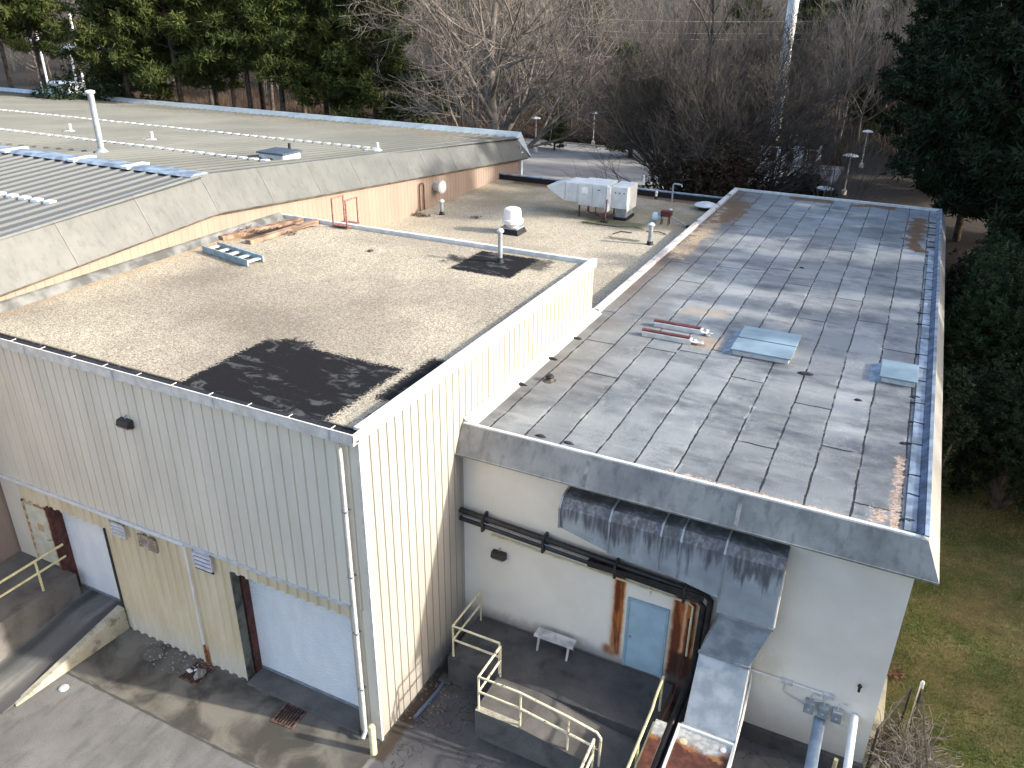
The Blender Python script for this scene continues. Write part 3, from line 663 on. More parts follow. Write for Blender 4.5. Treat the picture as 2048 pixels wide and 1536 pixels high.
# ================================================================ ROOFTOP THINGS
def vent(name,label,x,y,z,h,r,mat=GREYM,cap=1.55,boot=True,group=None):
    t=thing(name,label,'vent pipe',(x,y,z),group)
    MB().lathe((x,y,z),[(r,0),(r,h)],16).build('pipe',mat,t,smooth=True)
    MB().lathe((x,y,z+h),[(r*.9,-.01),(r*cap,.02),(r*cap*1.05,.07),(r*.8,.13),(r*.2,.15)],18).build('cap',LGREY,t,smooth=True)
    if boot: MB().lathe((x,y,z),[(r*1.9,0),(r*1.5,.04),(r*1.25,.14),(r*1.25,.16)],16).build('boot',BLACK,t,smooth=True)
    return t
vent('vent_pipe','tall thin grey vent pipe rising from the smaller black roof patch',-2.84,11.8,8.43,1.0,.075)
vent('vent_pipe','grey vent pipe with mushroom cap near the rusted roof kerb',-1.1,23.15,6.45,.85,.10)
vent('vent_pipe','short grey vent pipe beside the peach wall and looped pipe',-12.0,23.4,6.45,.62,.09)
vt=thing('vent_stack','tall pale round stack leaning on the ribbed metal roof','vent pipe',(-21.1,11.8,zt(11.8)))
zr=zt(11.8)
MB().lathe((-21.1,11.8,zr),[(.30,0),(.17,.16),(.12,.2),(.12,2.35)],20).build('stack',GREYM,vt,smooth=True)
MB().lathe((-21.1,11.8,zr+2.3),[(.14,0),(.185,.04),(.185,.11),(.1,.14)],20).build('cap',WHITE,vt,smooth=True)
for (x,y,lb) in ((-29.3,16.6,'small white bent vent far left on the ribbed metal roof'),(-24.0,16.9,'small white bent vent behind the tall stack on the metal roof'),(-14.6,21.9,'small white bent vent near the right end of the metal roof')):
    z=zt(y); t=thing('bent_vent',lb,'vent',(x,y,z),'white vents on the metal roof')
    MB().tube([(x,y,z),(x,y,z+.42)],.06,8).build('upright',WHITE,t); MB().hexa([(x-.8,y-.16,z+.01),(x+.16,y-.16,z+.01),(x+.16,y+.16,z+.01),(x-.8,y+.16,z+.01),(x-.7,y-.1,z+.04),(x+.1,y-.1,z+.09),(x+.1,y+.1,z+.09),(x-.7,y+.1,z+.04)]).build('seal',WHITE,t)
# hatch on D
t=thing('roof_hatch','flat dark blue-grey hatch on the pale metal roof above the fascia','roof hatch',(-15.4,15.9,zt(15.9)))
z=zt(15.9)
MB().box(-16.05,-14.75,15.35,16.45,z,z+.26).build('kerb',LGREY,t,bev=.01); MB().box(-16.12,-14.68,15.28,16.52,z+.26,z+.34).build('lid',simple('blue_grey_lid',(.07,.095,.13),.4,.1,.15,3),t,bev=.01)
MB().box(-15.45,-15.35,16.52,16.6,z+.2,z+.55).build('latch',DARKM,t)
# exhaust fan on C
t=thing('exhaust_fan','white spun-metal exhaust fan on a black square kerb','exhaust fan',(-7.35,22.0,6.45))
MB().hexa([(-7.9,21.5,6.45),(-6.85,21.5,6.45),(-6.85,22.5,6.45),(-7.9,22.5,6.45),(-7.82,21.58,6.68),(-6.93,21.58,6.68),(-6.93,22.42,6.68),(-7.82,22.42,6.68)]).build('kerb',BLACK,t,bev=.01)
MB().box(-7.8,-6.95,21.6,22.4,6.69,6.76).build('base_plate',GREYM,t,bev=.01)
MB().lathe((-7.37,22,6.76),[(.30,0),(.28,.12),(.47,.14),(.50,.18),(.49,.34),(.42,.36),(.39,.74),(.36,.82),(.22,.88),(.02,.90)],28).build('housing',WHITE,t,smooth=True)
# HVAC unit
t=thing('air_conditioning_unit','long pale grey rooftop air conditioning unit with tapered intake hood','air conditioner',(-4.6,26.9,6.45))
z0,z1=7.05,8.15; ya,yb=26.3,27.8
hv=simple('hvac_grey_paint',(.54,.57,.57),.45,0,.08,2); hd=simple('hvac_panel',(.50,.53,.54),.45,0,.08,2)
body=MB().box(-5.84,-4.36,ya,yb,z0,z1).build('cabinet',hv,t,bev=.015)
for (a,b) in ((-5.81,-5.12),(-5.09,-4.40)):
    MB().box(a,b,ya-.025,ya-.002,z0+.06,z1-.06).build('access_panel',hd,body,bev=.006)
MB().box(-5.68,-5.35,ya-.032,ya-.026,z0+.62,z0+.92).build('notice_plate',WHITE,body)
MB().box(-4.85,-4.7,ya-.032,ya-.026,z0+.82,z0+.86).build('vent_slot',BLACK,body)
sec=MB().box(-6.58,-5.86,ya+.05,yb-.05,z0+.12,z1-.06).build('filter_section',hv,t,bev=.012)
MB().box(-6.42,-5.95,ya+.02,ya+.048,z0+.2,z1-.2).build('access_panel',hd,sec,bev=.006)
MB().slab([(-6.60,ya+.05,z0+.12),(-6.60,ya+.05,z1-.08),(-7.6,ya+.05,z1-.35),(-7.5,ya+.05,z1-.45)],(0,1.35,0)).build('intake_hood',hv,t)
cs=MB().box(-4.19,-3.36,ya+.10,yb+.1,z0+.02,z1-.04).build('condenser_section',hv,t,bev=.012)
MB().box(-3.365,-3.34,ya+.12,yb+.08,z0-.1,z1-.02).build('end_panel',simple('sunlit_end_panel',(.66,.66,.62),.45,0,.06,2),cs)  # cabinet paint made paler and warmer for the sun on this end
for k in range(3): MB().box(-4.0+k*.22,-3.93+k*.22,ya+.085,ya+.10,z0+.75,z0+.80).build('vent_slot',BLACK,cs)
MB().box(-4.36,-4.18,ya-.05,ya+.2,z0-.1,z1-.05).build('corner_post',WHITE,t)
MB().box(-4.40,-4.22,ya-.16,ya-.05,z0-.15,z0+.25).build('switch_box',LGREY,t,bev=.01)
pb=MB().box(-4.0,-3.45,ya+.35,yb,z0-.5,z0+.03).build('pedestal',GREYM,t); MB().box(-4.05,-3.4,ya+.3,yb+.05,z0-.6,z0-.45).build('pedestal_kerb',BLACK,t)
for (x,y) in ((-5.8,ya+.1),(-5.8,yb-.1),(-4.42,ya+.1),(-4.42,yb-.1)): MB().box(x-.03,x+.03,y-.03,y+.03,6.45,z0+.15).build('leg',BROWNST,t)
pp=MB(); pp.tube([(-5.3,ya,7.05),(-5.3,ya-.1,6.85),(-5.1,ya-.1,6.75),(-4.8,ya-.15,6.8),(-4.4,ya-.25,6.6),(-4.2,ya-.3,6.46)],.04,7); pp.tube([(-4.9,ya,7.05),(-4.85,ya-.1,6.7),(-4.4,ya-.15,6.6),(-4.0,ya-.1,6.75)],.03,7); pp.tube([(-4.3,ya-.1,7.5),(-4.3,ya-.25,6.7),(-4.2,ya-.4,6.46)],.035,7); pp.build('pipework',BROWNST,t,smooth=True)
MB().box(-4.45,-4.1,ya-.5,ya-.3,6.45,6.53).build('pipe_stand',DARKM,t)
# antenna-like blower
t=thing('roof_blower','small pale blue blower with red bracket lying on the gravel roof','blower',(-1.75,27.0,6.45))
MB().lathe((-2.15,26.9,6.78),[(.18,0),(.22,.03),(.22,.26),(.1,.3),(.1,.5)],18,(1,.1,0)).build('drum',simple('pale_blue_metal',(.45,.58,.66),.4,.1,.1,4),t,smooth=True)
MB().box(-2.25,-2.0,26.8,27.0,6.45,6.62).build('foot',GREYM,t)
rb=MB(); rb.box(-1.75,-1.25,26.8,27.15,6.85,7.12); 
for (a,b) in ((-1.7,26.85),(-1.35,26.85),(-1.7,27.1),(-1.35,27.1)): rb.box(a-.02,a+.02,b-.02,b+.02,6.45,6.86)
rb.build('bracket',RED,t); MB().tube([(-1.3,26.95,6.9),(-.35,26.9,6.5)],.03,7).tube([(-1.3,27.0,6.6),(-.35,26.92,6.48)],.025,7).build('struts',GREYM,t)
MB().box(-.45,-.3,26.8,27.0,6.45,6.56).build('anchor',BLACK,t)
# mushroom vent
t=thing('mushroom_vent','low round grey mushroom vent in the roof corner','vent',(-.55,31.0,6.45))
MB().lathe((-.55,31,6.45),[(.34,0),(.34,.22)],20).build('base',BLACK,t); MB().lathe((-.55,31,6.65),[(.58,0),(.60,.04),(.52,.10),(.3,.17),(.05,.19)],26).build('dome',LGREY,t,smooth=True)
tag(MB().tube([(-2.6,31.9,6.45),(-2.6,31.9,7.35),(-2.55,31.9,7.42),(-2.15,31.9,7.40),(-2.13,31.9,7.3)],.05,9).build('gooseneck_pipe',GREYM,None,smooth=True),'thin grey gooseneck pipe near the back parapet','pipe')
for (x,y,h,lb) in ((-4.6,33.0,.55,'little white vent standing on the back parapet'),(-3.55,32.1,.3,'tiny white capped pipe just in front of the back parapet')):
    vent('small_vent',lb,x,y,6.45 if h<.5 else 6.8,h,.06,WHITE,1.2,True)
vent('small_vent','tiny black stub on the gravel by the air conditioning unit',-1.9,29.2,6.45,.12,.08,BLACK,1.2,False)
# fallen branches on C
for (pts,lb) in (([(-5.2,25.3,6.5),(-4.2,25.1,6.52),(-3.2,25.0,6.55),(-2.6,25.35,6.6),(-2.0,25.2,6.5)],'thin fallen branch on the gravel in front of the air conditioning unit'),([(-1.9,25.1,6.5),(-1.3,25.2,6.52),(-.9,25.0,6.5)],'short fallen twig on the gravel near the capped vent pipe'),([(-3.1,23.9,6.5),(-2.9,24.4,6.52),(-2.4,24.5,6.5)],'forked twig lying on the gravel left of the capped vent pipe')):
    tag(MB().tube(pts,[.03,.028,.025,.02,.015][:len(pts)],6).build('fallen_branch',BARKP),lb,'branch')
# debris clump near D wall
def clump(name,label,cat,c,r,mat,n=60,seed=1,h=.08):
    g=random.Random(seed); m=MB()
    for i in range(n):
        a=g.uniform(0,6.28); q=r*math.sqrt(g.random()); x=c[0]+q*math.cos(a); y=c[1]+q*math.sin(a)*.6; z=c[2]+g.uniform(.01,h); s=g.uniform(.015,.045)*(1 if h<.07 else 1.6); t=g.uniform(0,6.28)
        m.poly([(x+s*math.cos(t),y+s*math.sin(t),z),(x+s*math.cos(t+2),y+s*math.sin(t+2),z+g.uniform(-.02,.04)),(x+s*math.cos(t+4),y+s*math.sin(t+4),z+g.uniform(-.02,.04))])
    return tag(m.build(name,mat),label,cat,kind='stuff')
clump('leaf_litter','dry leaves gathered at the foot of the looped pipe','leaves',(-12.9,22.7,6.45),.6,DEADL,160,3)
clump('leaf_litter','dark leaves heaped beside the grey vent near the wall','leaves',(-10.2,23.6,6.45),.3,DEADL,40,4)
clump('leaf_litter','wet leaves between the two weathered timbers','leaves',(-11.8,11.2,8.43),.9,DARKM,260,6)
clump('leaf_litter','dry brown grass behind the weathered timbers by the wall','leaves',(-12.9,10.6,8.43),.8,BRUSHM,300,8,.16)
# timbers
def timber(a,b,lb):
    return tag(MB().bar(a,b,.26,.14).build('timber_sleeper',TIMBER,None,bev=.012),lb,'timber',group='timbers on the gravel roof')
timber((-12.75,9.45,8.50),(-12.0,12.95,8.50),'weathered long timber lying nearest the peach wall'); timber((-11.55,9.5,8.50),(-11.3,13.0,8.50),'weathered long timber lying farther from the peach wall')
tag(MB().bar((-11.4,11.3,8.52),(-11.1,12.6,8.53),.3,.05).build('timber_board',TIMBER,None,bev=.005),'short flat board lying against the outer timber','board')
# blue-grey ladder frame
t=thing('ladder_section','short blue-grey metal ladder section lying flat on the gravel','ladder',(-11.2,8.2,8.43))
a0,b0=Vector((-12.2,8.06,8.55)),Vector((-9.7,7.5,8.55)); off=Vector((.1,.6,0))
blue=simple('blue_grey_steel',(.26,.38,.44),.5,.1,.15,5)
for q in (Vector((0,0,0)),off): MB().bar(a0+q,b0+q,.05,.20).build('side_rail',blue,t)
for k in range(5):
    p=a0.lerp(b0,.06+k*.22); MB().bar(p,p+off,.16,.04).build('rung',LGREY,t)
# ladder guard rails on A back edge
t=thing('ladder_guard_rail','two rust-red guard rail hoops where a ladder tops the roof edge','guard rail',(-9.95,13.1,8.43))
for x in (-10.35,-9.72):
    MB().bar((x,12.75,8.45),(x,12.75,9.5),.045,.045).bar((x,13.45,8.2),(x,13.45,9.5),.045,.045).bar((x,12.72,9.5),(x,13.48,9.5),.045,.045).build('rail_hoop',RAILRED,t)
MB().box(-10.4,-9.68,12.75,13.5,8.50,8.54).build('step_plate',RAILRED,t)
MB().bar((-10.35,13.45,8.5),(-10.35,13.45,6.5),.04,.04).bar((-9.72,13.45,8.5),(-9.72,13.45,6.5),.04,.04).build('stiles',RAILRED,t)
# small stones / debris on A
tag(MB().lathe((-7.3,10.8,8.43),[(.11,0),(.09,.05),(.02,.06)],7).build('debris_lump',DARKM),'dark lump on the open gravel roof','debris')
# skylights on B
def skylight(name,label,x0,x1,y0,y1,double,zz=HB-.02):
    t=thing(name,label,'skylight',((x0+x1)/2,(y0+y1)/2,zz))
    H_=.15
    MB().box(x0,x1,y0,y1,zz,zz+H_).build('kerb',LGREY,t,bev=.012)
    MB().hexa([(x0-.30,y0-.08,zz),(x0,y0-.08,zz),(x0,y1+.08,zz),(x0-.30,y1+.08,zz),(x0-.22,y0,zz+.03),(x0,y0,zz+.13),(x0,y1,zz+.13),(x0-.22,y1,zz+.03)]).build('side_flashing',BLUEGREY,t)
    if double:
        ym=(y0+y1)/2
        for a,b in ((y0-.06,ym-.03),(ym+.03,y1+.06)): MB().box(x0-.05,x1+.06,a,b,zz+H_,zz+H_+.05).build('panel',GLASSY,t,bev=.012)
        MB().box(x0-.05,x1+.06,ym-.03,ym+.03,zz+H_,zz+H_+.03).build('centre_bar',DARKM,t)
    else: MB().box(x0-.05,x1+.06,y0-.06,y1+.06,zz+H_,zz+H_+.05).build('panel',GLASSY,t,bev=.012)
    return t
skylight('skylight','large pale blue skylight of two panels in the middle of the sheet roof',5.0,6.65,11.75,13.75,True)
skylight('skylight','smaller pale blue skylight by the right roof edge',9.15,10.02,11.75,12.95,False)
# pair of red-topped rails
for (y,lb) in ((12.95,'red-topped steel equipment rail on the sheet roof, the farther of two'),(12.0,'red-topped steel equipment rail on the sheet roof, the nearer of two')):
    x0=2.25 if y>12.5 else 2.15; zz=HB-.02
    t=thing('equipment_rail',lb,'rail',((x0+.75),y,zz),'red-topped rails on the roof')
    MB().box(x0,x0+1.55,y-.13,y+.13,zz,zz+.16).build('kerb',LGREY,t,bev=.008)
    MB().box(x0-.03,x0+1.5,y-.09,y+.09,zz+.16,zz+.20).build('top_channel',RED,t,bev=.008)
    m=MB(); g=random.Random(int(y*10))
    for k in range(9):
        a=g.uniform(0,6.28); m.bar((x0+1.72,y,zz+.06),(x0+1.72+.22*math.cos(a),y+.18*math.sin(a),zz+.02+.1*g.random()),.09,.015)
    m.build('torn_flashing',LGREY,t)
# cowl
t=thing('roof_cowl','small dark rubber cowl on the sheet roof beside the cream wall','cowl',(.9,7.5,HB-.02))
MB().lathe((.9,7.5,HB-.02),[(.20,0),(.19,.015),(.12,.03),(.10,.12)],16).build('flange',simple('worn_rubber',(.10,.09,.08),.7,0,.3,8),t,smooth=True); MB().lathe((.9,7.5,HB+.08),[(.12,0),(.13,.03),(.09,.08),(.02,.09)],14).build('hood',BLACK,t,smooth=True)

# ================================================================ WALL LIGHTS
def wall_light(x,y,z,lb):
    t=thing('wall_light',lb,'wall light',(x,y,z))
    MB().hexa([(x-.20,y-.20,z-.06),(x+.20,y-.20,z-.06),(x+.20,y,z-.14),(x-.20,y,z-.14),(x-.20,y-.16,z+.08),(x+.20,y-.16,z+.08),(x+.20,y,z+.10),(x-.20,y,z+.10)]).build('housing',DARKM,t,bev=.02)
    MB().hexa([(x-.16,y-.185,z-.10),(x+.16,y-.185,z-.10),(x+.16,y-.02,z-.17),(x-.16,y-.02,z-.17),(x-.17,y-.19,z-.062),(x+.17,y-.19,z-.062),(x+.17,y-.02,z-.13),(x-.17,y-.02,z-.13)]).build('lens',simple('dull_lens',(.25,.25,.24),.3),t)
    MB().tube([(x,y-.05,z+.08),(x,y-.05,z+.16),(x,y,z+.17)],.015,7).build('conduit',GREYM,t)
wall_light(-6.75,-.01,7.12,'dark wall light high on the beige front wall'); wall_light(1.08,4.16,3.15,'dark wall light on the pale wall under the black pipes')

# ================================================================ DOCKS
dk=thing('left_dock','grey concrete dock platform by the cream door with yellow railing','loading dock',(-11.7,-2.5,0))
MB().box(-12.8,-10.45,-7,.0,0,1.24).build('platform',CONC,dk,bev=.015)
lr=thing('dock_railing','pale yellow pipe railing along the left dock','railing',(-10.6,-2.5,1.24))
ryel=simple('pale_yellow_paint',(.66,.60,.33),.5,0,.12,6)
MB().tube([(-10.62,-.05,2.25),(-10.62,-6.5,2.25)],.035,8).build('top_rail',ryel,lr,smooth=True); MB().tube([(-10.62,-.05,1.85),(-10.62,-6.5,1.85)],.032,8).build('middle_rail',ryel,lr,smooth=True)
for y in (-.9,-3.2,-5.5): MB().tube([(-10.62,y,1.24),(-10.62,y,2.25)],.035,8).build('post',ryel,lr,smooth=True)
rp=thing('door_ramp','smooth concrete ramp rising to the narrow roller door','ramp',(-9.8,-1.6,0))
def m_ramp():
    m=Mat('rubbed_ramp_concrete',.75); n=m.noise(1.2,5,sx=1.4,sy=.35); 
    c=m.mix(n.ss(.35,.65),(.13,.13,.125),(.27,.26,.235)); c=m.mix((m.x+10.2).ab().ss(.35,.05)*.8,c,(.045,.05,.05)); c=m.mix((m.x+9.1).ab().ss(.4,.1)*.6,c,(.05,.05,.055)); c=m.mul(c,m.noise(40,3).ss(.2,.8,.85,1.1)); return m.col(c).mat
MB().slab([(-10.44,.30,0),(-10.44,.30,.5),(-10.44,-.55,.47),(-10.44,-1.6,.28),(-10.44,-3.6,.02),(-10.44,-3.6,0)],(1.52,0,0)).build('slope',m_ramp(),rp)
MB().box(-10.97,-10.44,.0,.32,.4,.495).build('threshold',CONC,rp)
cb=MB(); cb.hexa([(-8.98,-3.25,0),(-8.80,-3.3,0),(-8.58,-.02,0),(-8.86,-.02,0),(-8.98,-3.25,.05),(-8.82,-3.3,.04),(-8.60,-.02,.74),(-8.86,-.02,.76)])
tag(cb.build('ramp_kerb_wall',CONCL,None,bev=.02),'pale sloping concrete kerb wall beside the ramp','kerb wall')
# right dock
dk2=thing('right_dock','dark stained concrete platform and ramp below the pale wall','loading dock',(3.2,3,0))
MB().box(.5,6.0,2.32,4.05,0,.90).build('platform',CONCD,dk2,bev=.015)
MB().slab([(1.96,1.12,0),(1.96,1.12,.90),(3.2,1.12,.90),(6.0,1.12,.50),(6.0,1.12,0)],(0,1.195,0)).build('ramp',CONC,dk2)
MB().box(1.96,3.1,1.12,1.28,.90,.905).build('edge_strip',CONCL,dk2)
MB().box(.25,.62,2.2,2.5,-.0,.12).build('broken_corner',CONCD,dk2,bev=.03)
def railing(name,lb,top,mid,posts,mat,loc):
    t=thing(name,lb,'railing',loc)
    for nm,pl in (('top_rail',top),('middle_rail',mid)):
        for p in pl: MB().tube(p,.033,8).build(nm,mat,t,smooth=True)
    for (x,y,z0,z1) in posts: MB().tube([(x,y,z0),(x,y,z1)],.028,8).build('post',mat,t,smooth=True)
    return t
railing('dock_railing','cream pipe railing wrapped round the upper left corner of the dark dock',[[(.62,3.92,1.90),(.62,2.42,1.90),(1.95,2.42,1.90)]],[[(.62,3.92,1.45),(.62,2.42,1.45),(1.95,2.42,1.45)]],[(.62,3.92,.9,1.9),(.62,2.42,.9,1.9),(1.95,2.42,.9,1.9)],simple('cream_rail_paint',(.68,.63,.44),.5,0,.12,6),(1.2,2.4,.9))
railing('dock_railing','chipped cream pipe railing along the outer edge of the dark ramp',[[(2.02,2.34,1.90),(2.02,1.20,1.92),(3.1,1.20,1.93),(4.36,1.20,1.76),(5.0,1.20,1.64),(5.1,1.20,1.5),(5.1,1.20,1.1)]],[[(2.02,2.34,1.45),(2.02,1.20,1.45),(3.1,1.20,1.44),(5.05,1.20,1.15)]],[(2.02,1.2,.9,1.92),(2.02,2.34,.9,1.9),(3.12,1.2,.9,1.93),(4.32,1.2,.74,1.76),(5.1,1.2,.6,1.2)],CHIP,(3.5,1.2,.9))
railing('dock_railing','short cream pipe railing leaning at the very bottom by the ramp end',[[(5.0,1.02,1.62),(5.0,-.4,1.45)]],[[(5.0,1.02,1.15),(5.0,-.4,1.0)]],[(5.0,1.02,0.,1.62),(5.0,-.4,0,1.45)],CHIP,(5.0,.4,0))
railing('dock_railing','pale yellow handrail running down beside the rusty unit',[[(5.92,3.1,2.0),(5.92,2.5,1.9),(5.92,2.3,1.75),(5.92,.2,1.7)]],[[(6.0,2.3,1.35),(6.0,.2,1.3)]],[(5.92,3.1,.9,2.0),(5.92,1.3,0,1.7)],ryel,(5.95,1.8,.5))
# bench
t=thing('bench','small weathered white wooden bench against the pale wall','bench',(2.9,3.82,.9))
wb=simple('peeling_white_wood',(.56,.56,.55),.8,0,.3,5,c2=(.40,.39,.38))
s=MB(); s.box(2.33,3.42,3.64,3.80,1.27,1.325); s.box(2.33,3.42,3.815,3.98,1.27,1.32); s.build('seat',wb,t,bev=.008)
for x in (2.47,3.30):
    MB().tube([(x,3.70,1.27),(x,3.58,.90)],[.04,.028],8).build('leg',wb,t,smooth=True); MB().tube([(x,3.92,1.27),(x,4.02,.90)],[.04,.028],8).build('leg',wb,t,smooth=True)
MB().box(2.42,3.35,3.70,3.93,1.20,1.265).build('underside_shade',simple('dark_underside',(.12,.11,.10),.8),t)  # dark block standing in for the shade under the white seat
# bollard
tag(MB().lathe((.02,-.38,0),[(.085,0),(.085,.84),(.075,.89),(.03,.91)],18).build('bollard',CREAMP,None,smooth=True),'short cream steel bollard at the building corner','bollard')
# storm drains
def drain(cx,cy,rz,lb,w_=.66,h_=.66):
    t=thing('storm_drain',lb,'drain',(cx,cy,.0),'storm drains by the doors',rz)
    f=MB(); a,b=w_/2,h_/2
    for q in ((-a,a,-b,-b+.05),(-a,a,b-.05,b),(-a,-a+.05,-b+.05,b-.05),(a-.05,a,-b+.05,b-.05)): f.box(*q,.0,.022)
    f.build('frame',simple('rusty_iron',(.17,.10,.08),.7,.1,.4,9),t,local=True)
    g=MB(); n=7
    for k in range(1,n): x=-a+.05+(w_-.1)*k/n; g.box(x-.017,x+.017,-b+.05,b-.05,.006,.018)
    for y in (-b/3,b/3): g.box(-a+.05,a-.05,y-.014,y+.014,.003,.018)
    g.build('grate',simple('dark_iron',(.13,.08,.065),.7,.2,.3,9),t,local=True)
    MB().box(-a+.05,a-.05,-b+.05,b-.05,.0005,.0015).build('pit',BLACK,t,local=True)
drain(-2.5,-.42,.06,'rusty storm drain grate in front of the wide roller door'); drain(-5.62,-.42,.0,'storm drain grate with rags on it at the foot of the white pipe')
t=thing('rag_pile','grey crumpled rag with white scraps on the left drain grate','rag',(-5.65,-.4,.02))
def crumple(cx,cy,cz,rx_,ry_,h,seed,mat,name):
    g=random.Random(seed); m=MB(); n=9; rings=5
    for j in range(rings):
        t_=j/(rings-1)
        for k in range(n):
            a=2*math.pi*k/n+g.uniform(-.2,.2); q=(1-t_**1.3)*g.uniform(.65,1.15)+.03
            m.v.append((cx+rx_*q*math.cos(a),cy+ry_*q*math.sin(a),cz+h*t_*g.uniform(.8,1.1)))
    for j in range(rings-1):
        for k in range(n): m.f.append((j*n+k,j*n+(k+1)%n,(j+1)*n+(k+1)%n,(j+1)*n+k))
    m.f.append(tuple((rings-1)*n+k for k in range(n)))
    return m.build(name,mat,t)
crumple(-5.5,-.42,.02,.13,.2,.22,1,simple('grey_cloth',(.30,.28,.26),.9,0,.3,9),'rag'); crumple(-5.85,-.45,.02,.09,.07,.06,2,WHITE,'paper_scrap'); crumple(-5.72,-.36,.02,.05,.05,.05,3,WHITE,'paper_scrap')
# debris bits along the lower wall
clump('wall_litter','pale grit and leaves along the foot of the ribbed wall','litter',(-6.6,-.12,.0),1.1,simple('grit',(.35,.33,.30),.9),160,12,.03)
clump('gravel_litter','brown leaves and stones along the foot of the bright side wall','litter',(.22,1.6,.0),1.4,simple('grit_brown',(.20,.14,.09),.9,0,.4,20),260,15,.03)
# hose/pipe on the ground near A side wall
tag(MB().tube([(.35,.9,.05),(.42,1.8,.06),(.4,2.7,.05),(.45,3.9,.06)],.045,8).build('ground_pipe',simple('blue_grey_plastic',(.10,.13,.20),.5),None,smooth=True),'blue-grey drain pipe lying along the foot of the cream wall','pipe')
tag(crumple.__globals__['MB']().lathe((-8.3,-2.35,0),[(.13,0),(.12,.03),(.06,.05)],9).build('plastic_scrap',LGREY),'pale plastic scrap on the concrete by the ramp kerb','scrap')

# ================================================================ PIPES AND DUCTS ON B WALL
PIPEB=simple('black_insulated_pipe',(.022,.020,.022),.45,0,.4,6,.5)
t=thing('black_pipe_run','pair of black insulated pipes along the pale wall, turning down by the duct','pipes',(3.5,4.0,4.1))
def pz(x): return 4.30-.05*x
MB().tube([(.0,3.98,pz(0)),(3.4,3.98,pz(3.4)),(6.46,3.98,pz(6.46)),(6.6,3.98,pz(6.5)-.12),(6.56,3.98,1.5),(6.5,3.5,1.25),(6.45,.6,1.2)],.075,10).build('upper_pipe',PIPEB,t,smooth=True)
MB().tube([(.0,3.97,pz(0)-.24),(3.4,3.97,pz(3.4)-.22),(6.32,3.97,pz(6.2)-.22),(6.45,3.97,pz(6.3)-.35),(6.43,3.97,1.6),(6.37,3.4,1.35),(6.34,.6,1.3)],.07,10).build('lower_pipe',PIPEB,t,smooth=True)
MB().tube([(.1,3.92,pz(0)-.12),(6.1,3.92,pz(6.1)-.12)],.02,7).build('conduit',simple('grey_conduit',(.30,.32,.35),.4,.2),t)
MB().box(3.6,6.45,3.86,4.02,pz(5)-.20,pz(5)-.03).build('pipe_cover',PIPEB,t)
for x in (.7,2.4,4.3,6.0): MB().box(x-.03,x+.03,3.85,4.165,pz(x)-.36,pz(x)+.10).build('bracket',DARKM,t)
for x,y0,r in ((6.62,3.95,.03),(6.18,3.9,.025)): MB().tube([(x,y0,3.2),(x,y0,1.45),(x-.02,3.2,1.25),(x-.05,.6,1.2)],r,8).build('thin_pipe',BROWNST,t,smooth=True)
tag(MB().tube([(.85,4.10,3.70),(3.5,4.10,3.60),(6.1,4.10,3.50),(6.2,4.10,3.42),(6.2,4.10,1.9)],.028,8).build('cream_pipe',CREAMP,None,smooth=True),'thin cream pipe just below the black pipes','pipe')
# duct
t=thing('air_duct','large stained sheet-metal duct running along the pale wall and bending down to the unit','duct',(5.5,3.9,3.5))
def seg(x0,x1,z0a,z0b,z1,nm='duct_section'):
    # box section with chamfered outer top edge
    y0,y1=3.52,4.165; c=.16
    o_=MB().slab([(x0,y1,z1),(x0,y0+c,z1-.0),(x0,y0,z1-c*1.3),(x0,y0,z0a),(x0,y1,z0a)],(x1-x0,0,0)).build(nm,DUCT,t,bev=.006)
    return o_
def seg2(x0,x1,za,zb,z1):
    y0,y1=3.52,4.165; c=.16
    P=[(x0,y1,z1),(x0,y0+c,z1),(x0,y0,z1-c*1.3),(x0,y0,za),(x0,y1,za)]; Q=[(x1,y1,z1),(x1,y0+c,z1),(x1,y0,z1-c*1.3),(x1,y0,zb),(x1,y1,zb)]
    m=MB(); m.v=P+Q; m.f=[(0,1,2,3,4),(9,8,7,6,5)]+[(i,i+5,(i+1)%5+5,(i+1)%5) for i in range(5)]; return m.build('duct_section',DUCT,t)
seg2(2.95,4.18,5.02,4.72,5.78); seg2(4.2,5.38,4.66,4.6,5.78); seg2(5.40,5.84,4.62,4.55,5.78); seg2(5.86,6.80,4.55,4.35,5.78)
seg2(6.82,8.05,3.96,3.96,5.78)
for x,zb in ((2.95,5.0),(4.19,4.70),(5.39,4.6),(5.85,4.55),(6.81,4.3)):
    MB().box(x-.022,x+.022,3.495,3.53,zb,5.57).bar((x,3.51,5.57),(x,3.68,5.80),.044,.03).box(x-.022,x+.022,3.67,4.165,5.785,5.81).build('flange',GREYM,t)
# lower transition
MB().hexa([(6.60,3.45,2.80),(7.72,3.45,2.80),(7.72,4.1,2.80),(6.60,4.1,2.80),(6.93,3.52,3.955),(8.05,3.52,3.955),(8.05,4.165,3.955),(6.93,4.165,3.955)]).build('duct_elbow',DUCT2,t)
MB().hexa([(6.62,2.52,1.42),(7.78,2.52,1.42),(7.72,4.1,1.42),(6.60,4.1,1.42),(6.60,3.44,2.78),(7.72,3.44,2.78),(7.72,4.1,2.78),(6.60,4.1,2.78)]).build('duct_drop',simple('sky_lit_duct_metal',(.47,.50,.51),.6,.0,.25,2.2,c2=(.32,.36,.39)),t)  # paler than the elbow: sky light on the slope put into its colour
for q in ((6.57,7.75,3.40,3.46,2.76,2.82),(6.9,8.08,3.49,3.53,3.93,3.99),(6.58,7.82,2.46,2.53,1.36,1.44)): MB().box(*q).build('flange',GREYM,t)
MB().tube([(8.07,3.62,3.95),(8.07,3.62,5.5)],.015,6).build('seam_strip',WHITE,t)
